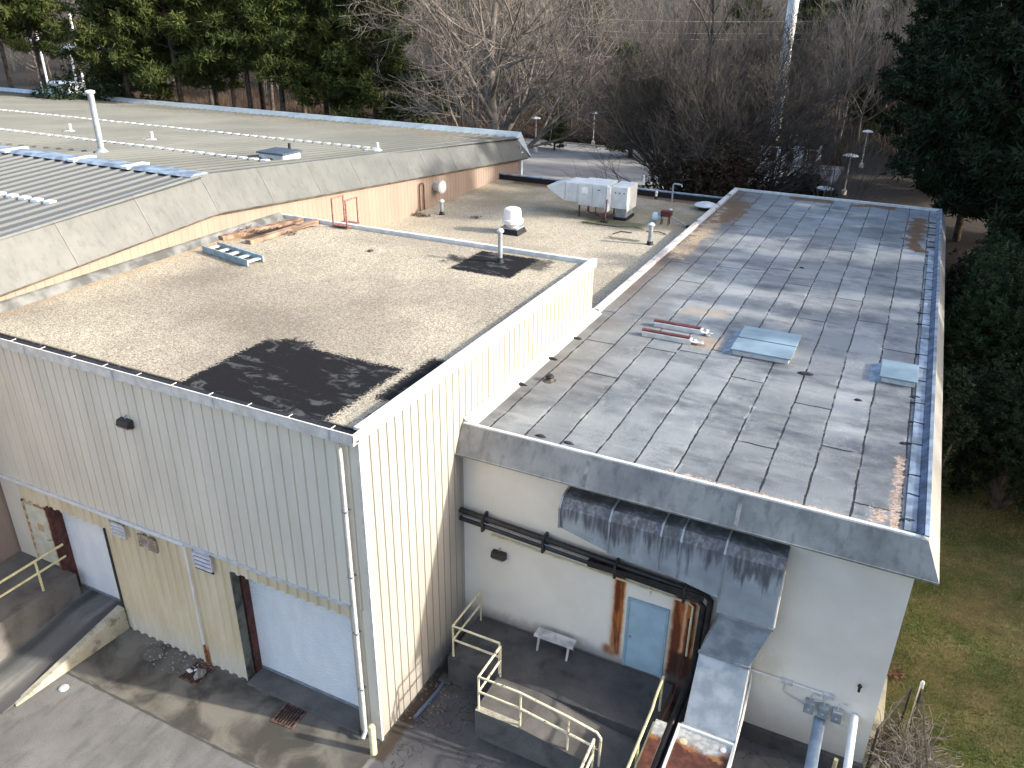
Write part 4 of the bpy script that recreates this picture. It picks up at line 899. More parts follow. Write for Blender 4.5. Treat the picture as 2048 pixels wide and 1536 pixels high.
# air handler units
t=thing('rusty_air_handler','rusting white metal unit below the duct, the right and larger lid','air handler',(7.15,1.4,0))
MB().box(6.55,7.80,.2,2.42,0,1.38).build('cabinet',simple('rusty_cabinet',(.42,.42,.40),.6,0,.4,3,c2=(.2,.1,.06)),t,bev=.01)
MB().box(6.55,7.80,.2,2.42,1.385,1.40).build('lid',RUSTLID,t)
MB().box(6.52,6.58,.2,2.45,1.38,1.46).box(7.77,7.83,.2,2.45,1.38,1.46).box(6.58,7.77,2.39,2.45,1.38,1.46).build('lid_flange',WHITE,t)
MB().lathe((7.6,2.2,1.40),[(.07,0),(.07,.02),(.04,.025)],14).build('lifting_eye',WHITE,t); MB().lathe((6.75,2.05,1.40),[(.09,0),(.085,.008)],14).build('round_plate',CREAMP,t)
MB().box(6.55,7.8,2.43,2.50,1.2,1.37).build('rust_strip',BROWNST,t)
t=thing('rusty_air_handler','rusting white metal unit left of the pipes, the narrow left lid','air handler',(6.1,1.4,0))
MB().box(6.02,6.28,.2,2.38,0,1.38).build('cabinet',simple('rusty_cabinet_left',(.42,.42,.40),.6,0,.4,3,c2=(.2,.1,.06)),t,bev=.01); MB().box(6.02,6.28,.2,2.38,1.385,1.40).build('lid',RUSTLID,t)
# conduits + electrical boxes
t=thing('wall_conduit','white conduit running along the pale wall to the meter boxes','conduit',(8.6,4.1,2.0))
m=MB(); m.tube([(7.72,4.12,2.12),(9.55,4.12,2.12)],.028,8); m.tube([(7.74,4.12,2.12),(7.76,4.12,1.7),(7.80,3.2,1.45),(7.85,.5,1.42)],.028,8); m.build('main_run',WHITE,t,smooth=True)
for q in ((8.42,8.68),(9.33,9.58)): MB().box(*q,4.07,4.165,2.07,2.17).build('junction_box',LGREY,t,bev=.01)
m=MB(); m.tube([(8.5,4.12,2.08),(8.5,4.12,1.85),(8.6,4.12,1.75),(9.05,4.12,1.62)],.018,7); m.tube([(9.38,4.12,2.08),(9.36,4.12,1.9),(9.1,4.12,1.8)],.018,7); m.build('branch_run',LGREY,t,smooth=True)
for i,x in enumerate((9.12,9.42,9.72)):
    lb=('grey meter box on the pale wall, leftmost of three','grey meter box on the pale wall, middle of three','grey meter box on the pale wall, rightmost of three')[i]
    b=thing('meter_box',lb,'electrical box',(x,4.05,1.6),'meter boxes on the pale wall')
    MB().box(x-.11,x+.11,3.98,4.165,1.52-.0*i,1.84).build('case',GREYM,b,bev=.015); MB().lathe((x,3.98,1.66),[(.03,0),(.03,.02)],10,(0,-1,0)).build('dial',LGREY,b)
    MB().tube([(x,4.1,1.84),(x,4.1,2.0),(x+.03,4.12,2.03),(x+.18,4.12,2.03)],.014,7).build('conduit',LGREY,b,smooth=True)
tag(MB().tube([(9.4,4.15,1.32),(9.4,1.2,1.25)],.13,16).build('blue_grey_pipe',simple('blue_grey_duct_pipe',(.28,.36,.47),.45,.1,.15,3),None,smooth=True),'wide blue-grey pipe poking out below the meter boxes','pipe')
t=thing('pvc_pipe','white plastic pipe with open end sticking out of the pale wall','pipe',(10.05,4.1,1.9))
MB().tube([(10.08,4.15,1.75),(10.08,2.35,1.68)],.085,18,False).build('tube',simple('white_pvc',(.74,.76,.78),.35,0,.04),t,smooth=True)
MB().lathe((10.08,2.35,1.68),[(.085,0),(.085,.012),(.06,.012),(.06,-.0)],18,(0,-1,0)).build('rim',simple('pvc_rim',(.6,.62,.64),.4),t); MB().lathe((10.08,2.36,1.68),[(.058,0),(.058,.013)],14,(0,-1,0)).build('bore',BLACK,t)
MB().tube([(10.0,4.12,1.35),(9.5,4.12,1.45)],.015,6).build('feed',LGREY,t)
t=thing('wall_tap','small dark tap high on the right part of the pale wall','tap',(10.0,4.1,2.6))
MB().tube([(10.02,4.16,2.68),(10.02,4.04,2.68),(10.02,4.02,2.60)],.03,8).build('spout',BLACK,t,smooth=True); MB().lathe((10.02,4.05,2.72),[(.05,0),(.05,.02)],8).build('handle',BLACK,t)
# yellow post under
tag(MB().tube([(9.93,3.95,.0),(9.93,3.95,.5)],.05,10).build('marker_post',ryel,None,smooth=True),'short yellow post at the foot of the wall below the white pipe','post')

# ================================================================ FENCE + VINES
t=thing('chain_link_gate','dark chain-link gate leaning open beside the wall corner, tangled with vines','gate',(11.1,4.8,0))
DK=simple('dark_fence_steel',(.06,.055,.05),.6,.2,.3,8)
def gate(p,q,h):
    p,q=Vector(p),Vector(q); m=MB()
    m.tube([p,p+Vector((0,0,h))],.03,8); m.tube([q,q+Vector((0,0,h))],.025,8); m.tube([p+Vector((0,0,h)),q+Vector((0,0,h))],.025,8); m.tube([p+Vector((0,0,.08)),q+Vector((0,0,.08))],.02,8); m.tube([p+Vector((0,0,h/2)),q+Vector((0,0,h/2))],.018,8)
    fr_=m.build('gate_frame',DK,t,smooth=True)
    w_=MB(); L=(q-p).length; d=(q-p)/L; st=.13; n=int((L+h)/st)
    for s_ in (1,-1):
        for k in range(n):
            a=k*st
            if s_>0: u0,z0,u1,z1=max(0,a-h),min(a,h),min(a,L),max(0,a-L)
            else: u0,z0,u1,z1=max(0,a-h),h-min(a,h),min(a,L),h-max(0,a-L)
            if abs(u1-u0)<.02: continue
            w_.bar(p+d*u0+Vector((0,0,z0+.05)),p+d*u1+Vector((0,0,z1+.05)),.0045,.0045)
    w_.build('wire_mesh',DK,t)
gate((10.62,4.3,0),(11.25,6.0,0),1.5); gate((11.45,5.9,0),(11.65,3.2,0),1.6)
tag(MB().lathe((11.45,6.0,0),[(.045,0),(.045,1.7),(.05,1.7),(.03,1.76)],12).build('fence_post',LGREY,None,smooth=True),'pale steel fence post standing in the winter grass','fence post')
def vines(seed,c,r,h,n,mat,name,label,cat):
    g=random.Random(seed); m=MB()
    for i in range(n):
        x=c[0]+g.uniform(-r,r); y=c[1]+g.uniform(-r*2.2,r*2.2); z=g.uniform(0,h*.5); p=Vector((x,y,z)); d=Vector((g.uniform(-1,1),g.uniform(-1,1),g.uniform(.2,1.4))).normalized(); pts=[p]
        for k in range(7):
            d=(d+Vector((g.uniform(-.6,.6),g.uniform(-.6,.6),g.uniform(-.55,.4)))).normalized(); p=p+d*.16; p.z=max(.02,min(p.z,h)); pts.append(p.copy())
        m.tube(pts,[.011-.001*k for k in range(8)],3,False)
    return tag(m.build(name,mat),label,cat)
vines(3,(11.45,4.6),.4,1.7,190,simple('dead_vine',(.30,.27,.24),.9,0,.3,5),'dead_vines','tangle of leafless grey vines over the chain-link gate','vine')
vines(5,(10.75,4.9),.15,1.0,30,simple('dark_vine',(.12,.09,.07),.9,0,.3,5),'dead_vines','few dark vines climbing at the wall corner','vine')
clump('leaf_litter','rust-red dry leaves by the concrete edging','leaves',(11.05,7.9,.05),.28,simple('red_leaves',(.14,.07,.045),.9,0,.5,9),70,21,.08)
# ================================================================ GRASS BLADES
def grass():
    g=np.random.RandomState(3); n=90000
    x=10.95+g.rand(n)**1.2*8; y=2.5+g.rand(n)*24; h=.03+g.rand(n)*.06; a=g.rand(n)*6.28; wd=.006+g.rand(n)*.010
    dx_=np.cos(a)*wd; dy_=np.sin(a)*wd; lx=(g.rand(n)-.5)*.10; ly=(g.rand(n)-.5)*.10
    v=np.zeros((n,3,3)); v[:,0]=np.c_[x-dx_,y-dy_,np.zeros(n)]; v[:,1]=np.c_[x+dx_,y+dy_,np.zeros(n)]; v[:,2]=np.c_[x+lx,y+ly,h]
    return np_mesh('grass',v.reshape(-1,3),np.arange(n*3).reshape(-1,3),mg)
def np_mesh(name,v,f,mat,parent=None):
    me=bpy.data.meshes.new(name); nv,nf=len(v),len(f); k=f.shape[1]
    me.vertices.add(nv); me.vertices.foreach_set('co',v.astype(np.float32).ravel()); me.loops.add(nf*k); me.loops.foreach_set('vertex_index',f.astype(np.int32).ravel())
    me.polygons.add(nf); me.polygons.foreach_set('loop_start',np.arange(0,nf*k,k,dtype=np.int32)); me.update(calc_edges=True); me.materials.append(mat)
    o=bpy.data.objects.new(name,me); col.objects.link(o)
    if parent: o.parent=parent
    return o
mgm=Mat('winter_grass_blades',.9,0,.1); _n=mgm.noise(.55,6,rough=.7); _c=mgm.mix(_n.ss(.38,.62),(.085,.11,.03),(.22,.18,.085)); _c=mgm.mix(mgm.noise(25,2).ss(.5,.65),_c,(.28,.23,.12)); mg=mgm.col(_c).mat
tag(grass(),'short winter grass, part green and part straw brown, beside the building','grass',kind='stuff')

# ================================================================ TREES
def bare_mesh(seed,height,r0,spread,maxlev,density,clear=.15,nlimb=9,up=.5,minr=.011,first=.55):
    g=random.Random(seed); trunk=MB(); tw=MB()
    def grow(p,d,L,r,lev,mb):
        n=5 if lev<3 else 3; pts=[p.copy()]; rr=[r]; q=p.copy(); dd=d.copy()
        wob=.10+.07*lev
        for i in range(n):
            dd=(dd+Vector((g.uniform(-wob,wob),g.uniform(-wob,wob),g.uniform(-wob*.6,wob)+.035*up)))
            dd.normalize(); q=q+dd*(L/n); pts.append(q.copy()); rr.append(max(minr*.6,r*(1-.72*(i+1)/n)))
        mb.tube(pts,rr,{0:8,1:6,2:4}.get(lev,3),False)
        if lev>=maxlev: return
        k=int(density[lev]*g.uniform(.8,1.2))
        for j in range(k):
            t_=g.uniform(.22,.98); fi=t_*n; i0=min(int(fi),n-1); a=pts[i0].lerp(pts[i0+1],fi-i0)
            ax=(pts[i0+1]-pts[i0]).normalized(); pr=ax.orthogonal().normalized(); pr.rotate(Matrix.Rotation(g.uniform(0,6.283),3,ax))
            ang=g.uniform(.45,.95)*spread; nd=(ax*math.cos(ang)+pr*math.sin(ang)); nd.z+=.12*up; nd.normalize()
            rc=max(minr,rr[i0]*g.uniform(.45,.65)); grow(a,nd,L*g.uniform(.42,.68)*(1.15-t_*.4),rc,lev+1,tw)
    # trunk
    pts=[];rr=[]; H=height*first; n=7; x=y=0
    for i in range(n+1):
        t_=i/n; x+=g.uniform(-.04,.04)*height*.2; y+=g.uniform(-.04,.04)*height*.2
        if i==0:x=y=0
        pts.append(Vector((x,y,H*t_))); rr.append(r0*(1.25 if i==0 else 1-.55*t_))
    trunk.tube(pts,rr,9,False)
    for j in range(nlimb):
        t_=clear+(1-clear)*(j+g.random()*.6)/nlimb; t_=min(t_,.99); fi=t_*n; i0=min(int(fi),n-1); a=pts[i0].lerp(pts[i0+1],fi-i0)
        az=j*2.4+g.uniform(-.4,.4); el=g.uniform(.35,.8)+up*.3*t_; d=Vector((math.cos(az)*math.cos(el),math.sin(az)*math.cos(el),math.sin(el)))
        grow(a,d,height*g.uniform(.38,.55)*(1.1-t_*.35),rr[i0]*g.uniform(.45,.65),1,trunk)
    grow(pts[-1],Vector((0,0,1)),height*(1-first)*1.05,rr[-1],1,trunk)
    return trunk,tw
def mk_tree(name,label,cat,loc,trunk,tw,m1,m2,group=None,rz=0.,p2='twigs'):
    t=thing(name,label,cat,loc,group,rz); trunk.build('trunk',m1,t,local=True,smooth=2); tw.build(p2,m2,t,local=True); return t
def blades(centers,n,size,width,g,flat=1.):
    """tuft of thin triangles round every centre -> numpy arrays"""
    c=np.repeat(np.array(centers),n,axis=0); N=len(c)
    d=g.randn(N,3); d[:,2]=d[:,2]*flat+.25; d/=np.linalg.norm(d,axis=1)[:,None]
    s=size*(.6+.8*g.rand(N))[:,None]; w_=np.cross(d,g.randn(N,3)); w_/=np.linalg.norm(w_,axis=1)[:,None]+1e-9; w_*=width*(.6+.8*g.rand(N))[:,None]
    c0=c+g.randn(N,3)*size*.35
    v=np.stack([c0-w_,c0+w_,c0+d*s],axis=1).reshape(-1,3); return v,np.arange(N*3).reshape(-1,3)
def pine_parts(seed,H,clear,rad,nl=80,tuft=16,size=.42,width=.045):
    g=random.Random(seed); ng=np.random.RandomState(seed); tr=MB(); pts=[];rr=[];n=9;x=y=0; lx,ly=g.uniform(-.5,.5),g.uniform(-.5,.5)
    for i in range(n+1):
        t_=i/n; pts.append(Vector((lx*t_*1.5+math.sin(t_*4+seed)*.25*t_,ly*t_*1.5,H*t_))); rr.append(.26*(1-.8*t_)+.03)
    tr.tube(pts,rr,9,False); cen=[]
    for j in range(nl):
        t_=clear+(1-clear)*((j+g.random())/nl)**.9; fi=min(t_,.995)*n; i0=min(int(fi),n-1); a=pts[i0].lerp(pts[i0+1],fi-i0)
        u=(t_-clear)/(1-clear); L=rad*(math.sin(min(1,u*1.25+.28)*math.pi*.85)**.7+.12)*g.uniform(.45,1.15)
        az=g.uniform(0,6.283); el=-.12+u*.75+g.uniform(-.2,.25); d=Vector((math.cos(az)*math.cos(el),math.sin(az)*math.cos(el),math.sin(el)))
        pp=[a]; q=a.copy(); dd=d.copy()
        for k in range(4): dd=(dd+Vector((g.uniform(-.2,.2),g.uniform(-.2,.2),g.uniform(-.08,.22)))).normalized(); q=q+dd*L/4; pp.append(q.copy())
        tr.tube(pp,[.06*(1-.8*u)+.02,.045,.03,.02,.012],4,False)
        for k in range(int(4+L*3.6)):
            s=g.uniform(.35,1.05)*4; i1=min(int(s),3); b=pp[i1].lerp(pp[i1+1],min(s-i1,1.2)); sp=.5
            cen.append((b.x+g.gauss(0,sp*.55),b.y+g.gauss(0,sp*.55),b.z+g.gauss(.08,sp*.3)))
    v,f=blades(cen,tuft,size,width,ng); return tr,v,f
def mk_pine(label,loc,seed,H,clear,rad,rz=0.,group=None,mat=None,name='pine_tree',**k):
    tr,v,f=pine_parts(seed,H,clear,rad,**k); t=thing(name,label,'tree',loc,group,rz); tr.build('trunk',BARKP,t,local=True,smooth=2); c=np_mesh('crown',v,f,mat or PINEL,t); return t
def at(px,dist,z=0.):
    # world point below the ray through a picture column, at a given distance along the ray; only used to lay trees out on the ground plan
    x=(px[0]-1024)/1613.; y=(px[1]-768)/1613.; d=fw+rt*x-up*y; p=CAM+d*dist; return (p.x,p.y,z)
# --- pine row behind the metal-roofed building
G='pine trees behind the metal roof'
P=[('pine at the left end of the row, trunk rising beside the pale poles',(262,205),66,21,.44,4.2),
('pine with straight trunk, third from the left end of the row',(372,212),66,22,.47,4.6),
('slim pine in the middle of the row with its crown in shade',(440,214),74,21,.4,4.2),
('pine leaning slightly left in the middle of the row',(500,222),66,22,.49,4.6),
('pine standing close behind the leaning one',(528,226),72,23,.5,4.4),
('pine with forked grey trunk right of the middle of the row',(566,228),66,21,.46,4.6),
('bushy pine second from the right end of the row',(652,232),68,20,.40,5.),
('sunlit yellow-green pine at the right end of the row',(752,238),68,18.5,.26,5.8)]
pv=[]
for i,(lb,px,ds_,H,cl,rd) in enumerate(P):
    pv.append(mk_pine(lb,at(px,ds_),30+i,H,cl,rd,group=G,nl=120,tuft=20,size=.46,width=.06))
for lb,px,ds_,src,rz in (('tall dark pine at the far left edge behind the roof',(90,170),84,3,2.1),('dark pine crown at the extreme left edge of the picture',(20,160),80,4,.7),('pine in the second line behind the gap near the left trunk',(320,205),84,1,2.6),('pine in the second line behind the straight trunks',(470,210),86,3,4.1),('pine in the second line left of the bushy pine',(610,222),84,5,3.),('pine in the second line behind the sunlit pine',(700,222),86,6,1.9),('shaded pine in the third line behind the slim pine',(420,190),98,0,3.3),('shaded pine in the third line behind the leaning pine',(540,190),100,6,5.2)):
    copy_tree(pv[src],at(px,ds_),rz,1.02,lb)
# low dark evergreen bush left behind the roof
def bush(name,label,loc,rad,h,mat,seed,n=900,tuft=14,size=.28,width=.06,cat='bush',lobes=7,stem=True,group=None):
    g=random.Random(seed); ng=np.random.RandomState(seed); cen=[]; lob=[(g.uniform(-.5,.5)*rad,g.uniform(-.5,.5)*rad,h*g.uniform(.25,.8),g.uniform(.35,.6)) for _ in range(lobes)]
    for i in range(n):
        a=lob[i%lobes]; v=ng.randn(3); v/=np.linalg.norm(v); q=ng.rand()**.4; s=a[3]*rad
        z=a[2]+v[2]*q*s*min(1.3,h/rad*.75)
        cen.append((a[0]+v[0]*q*s,a[1]+v[1]*q*s,max(.1,z)))
    v,f=blades(cen,tuft,size,width,ng,.8); t=thing(name,label,cat,loc,group); c=np_mesh('crown',v,f,mat,t)
    if stem:
        m=MB()
        for a in lob: m.tube([(0,0,0),(a[0]*.4,a[1]*.4,a[2]*.5),(a[0],a[1],a[2])],[.12,.07,.03],5,False)
        m.build('trunk',BARKP,t,local=True)
    return t
bush('evergreen_bush','dark glossy evergreen bush at the left behind the metal roof',at((150,185),66),5.8,11.2,DARKL,5,2000,14)
bush('evergreen_bush','low dark bush behind the roof right of the left pine trunks',at((300,200),70),3.6,9.0,DARKL,6,700,12)
# --- hero bare tree (centre)
tr,tw=bare_mesh(11,25,.55,1.15,4,{0:0,1:10,2:8,3:6},.26,15,.35,.015,.5)
mk_tree('bare_tree','large pale bare tree with spreading limbs behind the corner of the metal roof','tree',at((985,270),62),tr,tw,simple('pale_grey_bark',(.19,.165,.14),.9,0,.3,2),simple('pale_twigs',(.18,.155,.135),.9,0,.3,1))
# --- second tree: dense upright dark twigs (right of centre)
tr,tw=bare_mesh(23,20,.34,.82,4,{0:0,1:12,2:9,3:7},.06,20,.8,.013,.35)
t=mk_tree('bare_tree','dense dark bare tree with many upright twigs beside the tower','tree',at((1395,400),58),tr,tw,BARKP,simple('dark_twigs',(.10,.085,.070),.9,0,.3,1))
tr,tw=bare_mesh(29,14,.24,.8,4,{0:0,1:11,2:7,3:6},.06,14,1.0,.012,.35)
mk_tree('bare_tree','smaller dark bare tree standing left of the dense upright one','tree',at((1345,400),66),tr,tw,BARKP,simple('dark_brown_twigs',(.06,.045,.036),.9,0,.3,1))
bush('oak_bush','low bush still holding dry brown leaves behind the roof corner',at((1370,400),54),5.0,9.2,DEADL,15,1700,12,.22,.06)
bush('oak_bush','low brown-leaved bush between roof and tower compound',at((1462,400),56),3.6,7.6,m_leaf('dark_brown_leaves',(.035,.025,.018),(.05,.035,.022),(.03,.04,.02)),16,1500,12,.22,.06)
bush('evergreen_bush','dark evergreen bush just beyond the back roof edge',at((1600,420),66),3.2,3.6,DARKL,17,800,12,.22,.06)
# thin bare tree by lamps
tr,tw=bare_mesh(41,10.5,.10,.55,3,{0:0,1:9,2:7},.2,12,1.2,.010,.35)
mk_tree('bare_tree','slender pale bare tree in front of the lamp posts','tree',at((1658,395),60),tr,tw,simple('slender_bark',(.2,.17,.14),.9,0,.2,2),simple('slender_twigs',(.17,.14,.11),.9,0,.2,1))
# forest prototypes
protos=[]
FG='leafless trees in the wood beyond the car park'
FL=['grey leafless tree in the wood beyond the car park','brown leafless tree with fine upright twigs in the wood','tall thin leafless tree in the wood beyond the car park','leafless tree with pale trunk in the wood beyond the car park']
rf=random.Random(77)
for i,(H,sp,den) in enumerate(((17,.85,{0:0,1:8,2:6}),(14,.7,{0:0,1:10,2:7}),(19,.6,{0:0,1:7,2:5}),(16,.9,{0:0,1:8,2:6}))):
    tr,tw=bare_mesh(50+i,H,.17,sp,3,den,.22,12,.9,.016,.6)
    protos.append((tr,tw,i))
spots=[]
# rows following the view, from just beyond the car park back
for k in range(230):
    c=rf.uniform(-120,2180); d=96+ (rf.random()**1.2)*85
    p=at((c,60),d); 
    if p[1]<91: continue
    if c<760 and d<100: continue
    if c>1480 and c<1700 and d<112: continue
    spots.append((p[0],p[1]))
first=[None]*4
for k,(x,y) in enumerate(spots):
    i=k%4; rz=rf.uniform(0,6.28); s=rf.uniform(.8,1.15)
    if first[i] is None:
        tr,tw,_=protos[i]; m1=[simple('wood_bark',(.10,.085,.07),.9,0,.3,1),TWIG,simple('wood_bark_dark',(.06,.048,.04),.9,0,.3,1),simple('wood_bark_pale',(.19,.16,.135),.9,0,.3,1)][i]
        first[i]=mk_tree('bare_tree',FL[i],'tree',(x,y,tz(x,y)),tr,tw,m1,TWIG,FG,rz)
    else: copy_tree(first[i],(x,y,tz(x,y)),rz,s)
# evergreens scattered in the wood
EG='evergreens among the bare wood'
e0=mk_pine('dark conical evergreen left of the dense bare tree',at((1262,300),92),90,11,.08,3.4,group=EG,nl=90,tuft=18,size=.4,width=.06,mat=m_leaf('mid_evergreen',(.030,.042,.018),(.045,.06,.022),(.06,.07,.03)),name='evergreen_tree')
e1=mk_pine('bright green pine high behind the large bare tree',at((1178,110),150),91,19,.35,4.5,group=EG,nl=90,tuft=18,size=.5,width=.07,name='pine_tree')
for px,ds_,src,rz,lb in (((900,90),140,e1,1.,'green pine behind the left side of the large bare tree'),((850,60),150,e1,2.,'green pine at the top just right of the sunlit pine'),((1000,60),165,e1,2.6,'distant green pine between the limbs of the large bare tree'),((1480,60),140,e1,3.,'green pine behind the dense bare tree'),((1620,50),130,e1,3.5,'dark green pine right of the tower'),((1700,60),125,e1,.5,'dark pine near the power lines right of the tower'),((1800,70),120,e1,5.,'dark pine by the right end of the power lines'),((1110,250),95,e0,2.,'small green evergreen at the edge of the car park'),((740,60),150,e1,1.4,'distant pine behind the sunlit pine'),((1900,80),115,e1,2.,'dark pine at the back of the right-hand grove'),((1760,120),105,e0,1.,'dark evergreen in front of the right-hand wood')):
    copy_tree(src,(*at(px,ds_)[:2],tz(*at(px,ds_)[:2])),rz,.95 if src is e1 else (.45 if px[0]==1110 else 1.),lb)
# far wood as one mass
def far_wood():
    g=np.random.RandomState(9); V_=[];F_=[];n=5200; b=0
    c=g.rand(n)*2500-200; d=175+g.rand(n)**1.1*330
    vs=[];fs=[]
    for i in range(n):
        p=at((c[i],20),float(d[i])); H=g.uniform(11,19); z0=tz(p[0],p[1]); w_=.10+.0006*d[i]
        for k in range(13):
            if k==0: a=np.array([p[0],p[1],z0]); e=a+np.array([g.uniform(-1,1),g.uniform(-1,1),H])
            else:
                t_=g.uniform(.25,.95); a=np.array([p[0],p[1],z0+H*t_]); az=g.rand()*6.28; L=H*g.uniform(.15,.3); e=a+np.array([math.cos(az)*L*.6,math.sin(az)*L*.6,L*.8])
            q=np.array([rt.x,rt.y,0])*w_*(1 if k==0 else .55)
            vs+=[a-q,a+q,e]; fs.append((b,b+1,b+2)); b+=3
    return np_mesh('far_wood',np.array(vs),np.array(fs),TWIG)
tag(far_wood(),'far-off leafless wood filling the background below the horizon','wood',kind='stuff')
# brush beyond the car park
def brush(name,label,x0,x1,y0,y1,n,h,mat,seed):
    g=np.random.RandomState(seed); x=x0+g.rand(n)*(x1-x0); y=y0+g.rand(n)*(y1-y0); hh=h*(.4+.8*g.rand(n))*(.6+.4*np.sin(x*.4)+.2*np.sin(x*1.3)).clip(.35,1.2)
    a=g.rand(n)*6.28; w_=.035; lx=g.randn(n)*.25*h; ly=g.randn(n)*.25*h
    v=np.zeros((n,3,3)); v[:,0]=np.c_[x-np.cos(a)*w_,y-np.sin(a)*w_,np.zeros(n)]; v[:,1]=np.c_[x+np.cos(a)*w_,y+np.sin(a)*w_,np.zeros(n)]; v[:,2]=np.c_[x+lx,y+ly,hh]
    return tag(np_mesh(name,v.reshape(-1,3),np.arange(n*3).reshape(-1,3),mat),label,'brush',kind='stuff')
brush('brush','belt of dry reddish-brown brush beyond the car park kerb',-110,2,86,97,60000,2.2,BRUSHM,4)
brush('undergrowth','grey-brown undergrowth on the floor of the wood',-150,60,96,170,90000,3.0,m_leaf('undergrowth_stems',(.04,.033,.027),(.06,.047,.038),(.075,.06,.045)),6)
# --- right-hand dark evergreens
big=m_leaf('very_dark_evergreen',(.014,.023,.012),(.022,.036,.016),(.038,.052,.020))
RG='dark evergreens right of the buildings'
mk_pine('tall very dark pine at the top right behind the flat roof',(14.5,50,0),201,23,.12,5.5,group=RG,nl=150,tuft=22,size=.5,width=.08,mat=big)
mk_pine('very dark pine between the flat roof and the right picture edge',(17.5,40,0),202,21,.10,5.2,group=RG,nl=150,tuft=22,size=.5,width=.08,mat=big)
mk_pine('dark pine nearest the back corner of the flat roof',(12.8,58,0),203,20,.12,5.,group=RG,nl=140,tuft=20,size=.5,width=.08,mat=big)
mk_pine('dark pine at the right picture edge high up',(25,62,0),204,24,.15,6.,group=RG,nl=140,tuft=20,size=.5,width=.09,mat=big)
rpine=mk_pine('dark pine far right behind the grove',(11,76,0),205,19,.14,5.2,group=RG,nl=130,tuft=20,size=.5,width=.09,mat=big)
for (x,y,z_,s_,lb) in ((20,52,1,1.05,'dark pine standing between the two tallest dark pines'),(21,34,2,1.1,'dark pine behind the leafy shrubs at the right picture edge'),(28,48,3,1.1,'dark pine filling the right picture edge'),(17,88,4,1.1,'dark pine at the back right above the lamp posts'),(27,80,5,1.1,'dark pine in the far right corner of the wood'),(22,100,.5,1.2,'dark pine at the top right behind the power lines'),(8,95,1.5,1.,'dark pine behind the shaded lamp post'),(27,26,4,.88,'unseen dark pine beyond the leafy shrubs, added to shade the flat roof'),(27.5,19.5,5,.8,'smaller unseen dark pine right of the shrubs, added to shade the flat roof')):  # the last two are out of view, added to shade the flat roof
    copy_tree(rpine,(x,y,0),z_,s_,lb)
bush('evergreen_bush','large dark green bush hugging the right wall of the flat-roof building',(13.4,31,0),3.6,7.5,DARKL,61,3400,18,.14,.032,'bush',9)
bush('evergreen_bush','big leafy green shrub right of the flat roof, sunlit on top',(14.4,23.5,0),3.9,7.6,SHRUBL,62,5200,20,.13,.03,'bush',10)
bush('evergreen_bush','lower dark green shrub at the edge of the lawn',(13.9,18.2,0),2.9,4.6,DARKL,63,3200,18,.12,.028,'bush',8)
bush('evergreen_bush','shrub with lighter leaves at the right picture edge',(17.5,27,0),3.2,8.8,SHRUBL,64,3400,18,.14,.032,'bush',8)
bush('evergreen_bush','small leafy sprig reaching over the roof edge',(11.35,15.6,0),.95,7.6,DARKL,65,500,14,.18,.04,'bush',5)
# trees out to the right that stand between the sun and the yard
for (x,y,s_,i) in ((33,17,1.25,0),(37,24,1.3,1),(30,11,1.1,3),(41,15,1.35,0),(35,31,1.3,1),(44,27,1.4,3),(38,6,1.1,1)):
    copy_tree(first[i],(x,y,0),x*1.7,s_,'leafless tree on the lawn out to the right of the buildings')['group']='leafless trees out on the right lawn'
for (x,y,s_) in ((27,-5.2,1.3),(25,-12.5,1.15),(36,-14,1.5),(23,-1.6,.72)):  # out of view, added and sized to shade the yard
    copy_tree(rpine,(x,y,0),x*.9,s_,'unseen dark pine added out to the right to shade the yard')['group']='unseen pines added to shade the yard'
# ================================================================ LAMP POSTS
def lamp(x,y,h,lb,base=True,sc=1.):
    t=thing('lamp_post',lb,'lamp post',(x,y,0),'saucer-topped lamp posts round the car park')
    MB().lathe((x,y,0),[(.22,0),(.22,.45),(.08,.5),(.065,.6),(.05,h)],14).build('pole',simple('pole_paint',(.52,.50,.46),.5),t,smooth=True)
    MB().lathe((x,y,h-.05),[(.08,-.15),(.12,-.02),(.52*sc,.0),(.54*sc,.05),(.42*sc,.14),(.2,.20),(.02,.22)],24).build('lamp_head',simple('white_saucer',(.74,.76,.74),.4,0,.05),t,smooth=True)
lamp(-27.4,85.6,3.8,'saucer-topped lamp post at the far kerb of the car park')
lamp(-31.5,77.5,3.8,'lamp post partly hidden behind the corner of the metal roof')
lamp(3.4,70.9,3.6,'taller saucer-topped lamp post beyond the back right roof edge',sc=1.25)
lamp(3.15,53.9,3.7,'lamp post whose saucer head peeps over the back roof edge',sc=1.2)
lamp(3.6,86.6,3.8,'lamp post in the shade of the right-hand wood')
# ================================================================ TOWER + COMPOUND
tx,ty=at((1545,290),104)[:2]
t=thing('cell_tower','tall white steel monopole tower rising out of the top of the picture','tower',(tx,ty,0))
MB().lathe((tx,ty,0),[(.75,0),(.72,.3),(.68,8),(.62,18),(.55,32)],24).build('mast',simple('white_mast',(.70,.72,.73),.45,0,.18,1.2),t,smooth=True)
MB().lathe((tx,ty,0),[(1.0,0),(1.0,.25)],20).build('base_flange',GREYM,t)
for k in range(14): MB().box(tx+.6,tx+.95,ty-.03,ty+.03,3+k*1.1,3.04+k*1.1).build('step_peg',GREYM,t)
cx,cy=at((1560,310),88)[:2]
fc=thing('compound_fence','grey chain-link fence round the tower compound','fence',(cx,cy,0))
for k in range(9): MB().tube([(cx-4+k,cy-2,0),(cx-4+k,cy-2,2.4)],.05,6).build('post',LGREY,fc)
for k in range(5): MB().tube([(cx+4,cy-2+k,0),(cx+4,cy-2+k,2.4)],.05,6).build('post',LGREY,fc)
